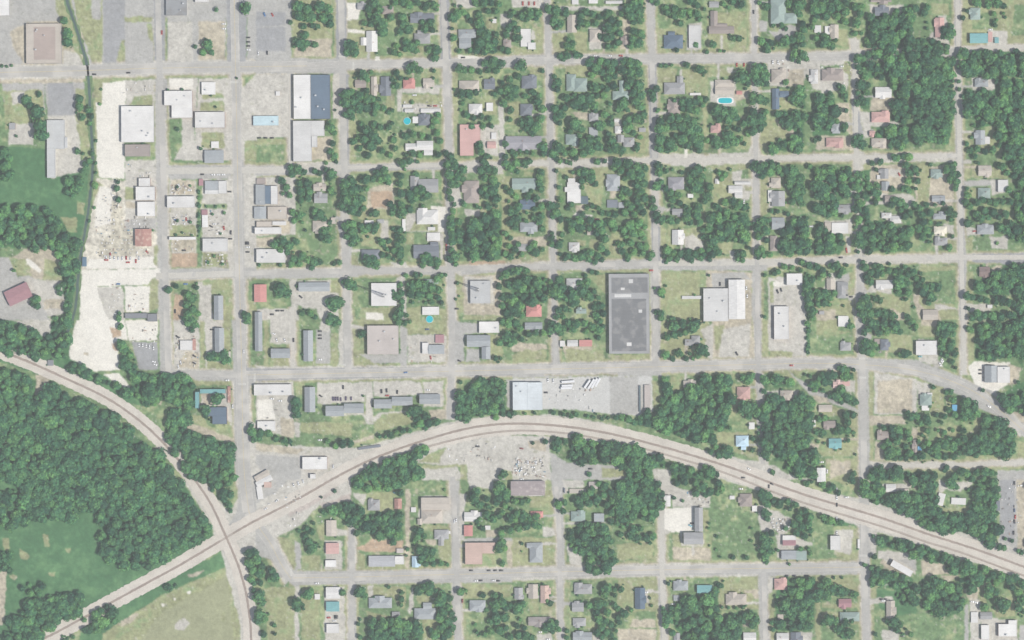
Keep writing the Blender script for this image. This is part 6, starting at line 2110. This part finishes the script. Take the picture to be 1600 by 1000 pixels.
# ---------------------------------------------------------------- vehicles
def car_mesh(c):
    m = MB(); prof = [(-2.3, .35), (-2.3, .8), (-1.9, .92), (1.15, .95), (2.15, .78), (2.3, .6), (2.3, .35)]
    for s in (-.92, .92): m.face([(x, s, z) for x, z in (prof if s > 0 else prof[::-1])])
    for (x0, z0), (x1, z1) in zip(prof, prof[1:]): m.face([(x0, -.92, z0), (x0, .92, z0), (x1, .92, z1), (x1, -.92, z1)])
    lo = [(-1.85, -.86), (1.2, -.86), (1.2, .86), (-1.85, .86)]; hi = [(-1.35, -.68), (.45, -.68), (.45, .68), (-1.35, .68)]
    for k in range(4): m.face([(*lo[k], .94), (*lo[(k+1) % 4], .94), (*hi[(k+1) % 4], 1.45), (*hi[k], 1.45)], 1)
    m.face([(*p, 1.45) for p in hi])
    for x in (-1.45, 1.45):
        for y in (-.86, .86): m.cyl(x, .36, y - .1, y + .1, .36, .36, 10, 2, axis='y')
    return m.mesh("car", [mat(f"{c}_car_paint", CARC[c], .3, .03, .5, 0, spec=.5), M_GLASS, M_TYRE])
CARC = dict(black=(.03,.03,.035), white=(.75,.76,.76), red=(.45,.06,.05), blue=(.08,.2,.42), darkblue=(.05,.09,.18), purple=(.09,.06,.14), darkred=(.25,.05,.05), cyan=(.2,.5,.6), teal=(.1,.35,.38))
M_TYRE = mat("tyre_rubber", (.03,.03,.03), .9)
CM = {}
citems = []
for n, (x, y, ang, c) in enumerate(C):
    if not (-5 < x < 1605 and -5 < y < 1005): continue
    if c not in CM: CM[c] = car_mesh(c)
    o = new_obj("parked_car", CM[c]); o.location = P(x, y, .16); o.rotation_euler = (0, 0, -R(ang) + random.uniform(-.05, .05)); s = random.uniform(1.0, 1.15); o.scale = (s, s, s)
    tag(o, None, "car", "cars parked in the town")
    citems.append((o, f"{dict(darkblue='dark blue', darkred='dark red').get(c, c)} car parked", x, y))
label_all(citems)
M_TRAIL = mat("white_trailer_skin", (.66,.67,.68), .5, .05, .3)
ritems = []
for x, y, ang, ln in Rr:
    root = new_obj("truck_trailer", None); root.location = P(x, y, .0); root.rotation_euler = (0, 0, -R(ang))
    l = ln * S / 2
    m = MB(); m.box(-l, -1.3, 1.15, l, 1.3, 3.9, bottom=True)
    for k in range(int(l * 2)): m.box(-l + k + .1, -1.3, 3.9, -l + k + .16, 1.3, 3.93)
    m.build("cargo_box", M_TRAIL, root)
    m = MB()
    for xx in (-l + 1.2, -l + 2.4):
        for yy in (-1.1, 1.1): m.cyl(xx, .5, yy - .15, yy + .15, .5, .5, 10, 0, 'y')
    m.build("wheels", M_TYRE, root)
    tag(root, None, "trailer", "truck trailers parked in the yard"); ritems.append((root, "long white truck trailer", x, y))
label_all(ritems)

# ---------------------------------------------------------------- scrap, pallets and stacked goods in the yards
YARDS = [(150,340,235,400,150),(160,300,190,345,30),(200,255,240,280,14),(268,285,304,303,40),(270,335,302,352,36),(320,330,352,368,45),(320,398,355,415,40),(268,362,302,392,20),(170,445,190,495,16),(198,455,235,485,20),
    (205,508,245,540,20),(800,715,852,745,90),(858,590,935,645,26),(700,683,790,720,30),(272,525,310,572,34),(625,160,690,176,30),(1205,810,1235,832,60),(640,535,695,566,22),(1560,745,1596,835,40),(420,757,470,795,20),
    (1072,770,1108,790,18),(190,130,240,150,12),(400,640,440,668,14),(1330,540,1395,560,8),(100,430,115,445,6),(445,800,520,830,12),(1280,95,1330,130,14),(1205,95,1255,130,14)]
M_CL = [mat("faded_scrap", (.50,.49,.46)), mat("dark_scrap", (.24,.23,.21)), mat("rusty_scrap", (.38,.28,.23)), mat("white_goods", (.70,.70,.69)), mat("blue_tarp", (.15,.28,.38))]
rc = random.Random(4); m = MB()
for x0, y0, x1, y1, n in YARDS:
    rows = rc.random() < .5
    for _ in range(n):
        x, y = rc.uniform(x0, x1), rc.uniform(y0, y1)
        if rows: y = y0 + round((y - y0) / 5) * 5
        if not free(x, y) and rc.random() < .9: continue
        a = rc.choice([0, 1.57]) + rc.gauss(0, .15); w_, l_, h_ = rc.uniform(.5, 1.6), rc.uniform(.7, 3.2), rc.uniform(.3, 1.8); px, py, _z = P(x, y)
        c4 = [(px + u * l_ / 2 * math.cos(a) - v * w_ / 2 * math.sin(a), py + u * l_ / 2 * math.sin(a) + v * w_ / 2 * math.cos(a)) for u, v in ((-1,-1),(1,-1),(1,1),(-1,1))]
        mi = rc.choice([0, 0, 0, 1, 2, 3, 3, 1] + ([4] if rc.random() < .3 else []))
        m.face([(*p, h_) for p in c4], mi)
        for k in range(4): m.face([(*c4[k], 0), (*c4[(k+1) % 4], 0), (*c4[(k+1) % 4], h_), (*c4[k], h_)], mi)
tag(m.build("yard_clutter", M_CL), "scattered scrap, pallets and stacked goods lying about the pale yards", "scrap", kind="stuff")

# ---------------------------------------------------------------- pools, masts
M_POOL = mat("pool_water", (.012,.42,.48), .15, .05, .4, 0, spec=.5); M_RIM = mat("white_pool_coping", (.72,.72,.70))
pitems = []
for a, bq in Pp:
    root = new_obj("swimming_pool", None)
    if isinstance(bq, tuple):
        cx, cy = (a[0] + bq[0]) / 2, (a[1] + bq[1]) / 2; hw, hh = (bq[0] - a[0]) / 2 * S, (bq[1] - a[1]) / 2 * S; n = 28; raised = .12; shape = 'kidney-edged oblong in-ground'
        ring = [(hw * math.copysign(abs(math.cos(t)) ** .55, math.cos(t)), hh * math.copysign(abs(math.sin(t)) ** .55, math.sin(t))) for t in [2 * math.pi * k / n for k in range(n)]]
        shape = 'oblong in-ground'
    else:
        cx, cy = a; r = bq * S; n = 28; raised = 1.2; shape = 'round above-ground'
        ring = [(r * math.cos(2 * math.pi * k / n), r * math.sin(2 * math.pi * k / n)) for k in range(n)]
    root.location = P(cx, cy, .05)
    m = MB(); m.face([(x, y, raised - .05) for x, y in ring]); m.build("water", M_POOL, root)
    m = MB(); o_ = 1.25 if raised < 1 else 1.06
    for k in range(n):
        (x0, y0), (x1, y1) = ring[k], ring[(k + 1) % n]
        m.face([(x0, y0, raised), (x0 * o_, y0 * o_, raised), (x1 * o_, y1 * o_, raised), (x1, y1, raised)])
        m.face([(x0 * o_, y0 * o_, raised), (x0 * o_, y0 * o_, -.1), (x1 * o_, y1 * o_, -.1), (x1 * o_, y1 * o_, raised)])
        m.face([(x0, y0, raised - .1), (x0, y0, raised), (x1, y1, raised), (x1, y1, raised - .1)])
    m.build("coping", M_RIM, root); tag(root, None, "swimming pool", "backyard pools")
    pitems.append((root, f"{shape} turquoise swimming pool", cx, cy))
label_all(pitems)
M_STEEL = mat("galvanised_mast", (.35,.36,.37), .5, metallic=.4)
mitems = []
for x, y in Mm:
    root = new_obj("radio_mast", None); root.location = P(x, y); hgt = 52 if x < 650 else 38
    m = MB(); c4 = [(1, 1), (-1, 1), (-1, -1), (1, -1)]
    w = lambda z: 1.9 * (1 - z / hgt) + .35
    for k in range(4):
        a, b_ = c4[k], c4[(k + 1) % 4]
        m.bar((a[0] * w(0), a[1] * w(0), 0), (a[0] * w(hgt), a[1] * w(hgt), hgt), .14)
        z = 0
        while z < hgt - 2:
            z2 = z + 2.5; m.bar((a[0] * w(z), a[1] * w(z), z), (b_[0] * w(z2), b_[1] * w(z2), z2), .07); m.bar((a[0] * w(z2), a[1] * w(z2), z2), (b_[0] * w(z2), b_[1] * w(z2), z2), .07); z = z2
    m.build("lattice", M_STEEL, root)
    for k in range(3):
        q = MB(); aa = k * 2.094; q.box(.9 * math.cos(aa) - .25, .9 * math.sin(aa) - .25, hgt - 3, .9 * math.cos(aa) + .25, .9 * math.sin(aa) + .25, hgt - .5, bottom=True); q.build("antenna", M_TRAIL, root)
    tag(root, None, "radio mast", "lattice masts"); mitems.append((root, "tall steel lattice radio mast standing by pale roof", x, y))
label_all(mitems)

# ---------------------------------------------------------------- summer haze
HAZE = 0.000055
if HAZE:
    m = MB(); m.box(-9500, -9500, -1.5, 9500, 9500, H_CAM + 60, bottom=True)
    hm = bpy.data.materials.new("haze_air"); hm.use_nodes = True; nt = hm.node_tree; nt.nodes.remove(nt.nodes["Principled BSDF"])
    pv = nt.nodes.new("ShaderNodeVolumePrincipled"); pv.inputs["Density"].default_value = HAZE; pv.inputs["Color"].default_value = (.91, .95, .97, 1); pv.inputs["Anisotropy"].default_value = 0.0
    nt.links.new(pv.outputs[0], nt.nodes["Material Output"].inputs["Volume"])
    hz = m.build("haze", hm); tag(hz, kind="stuff")
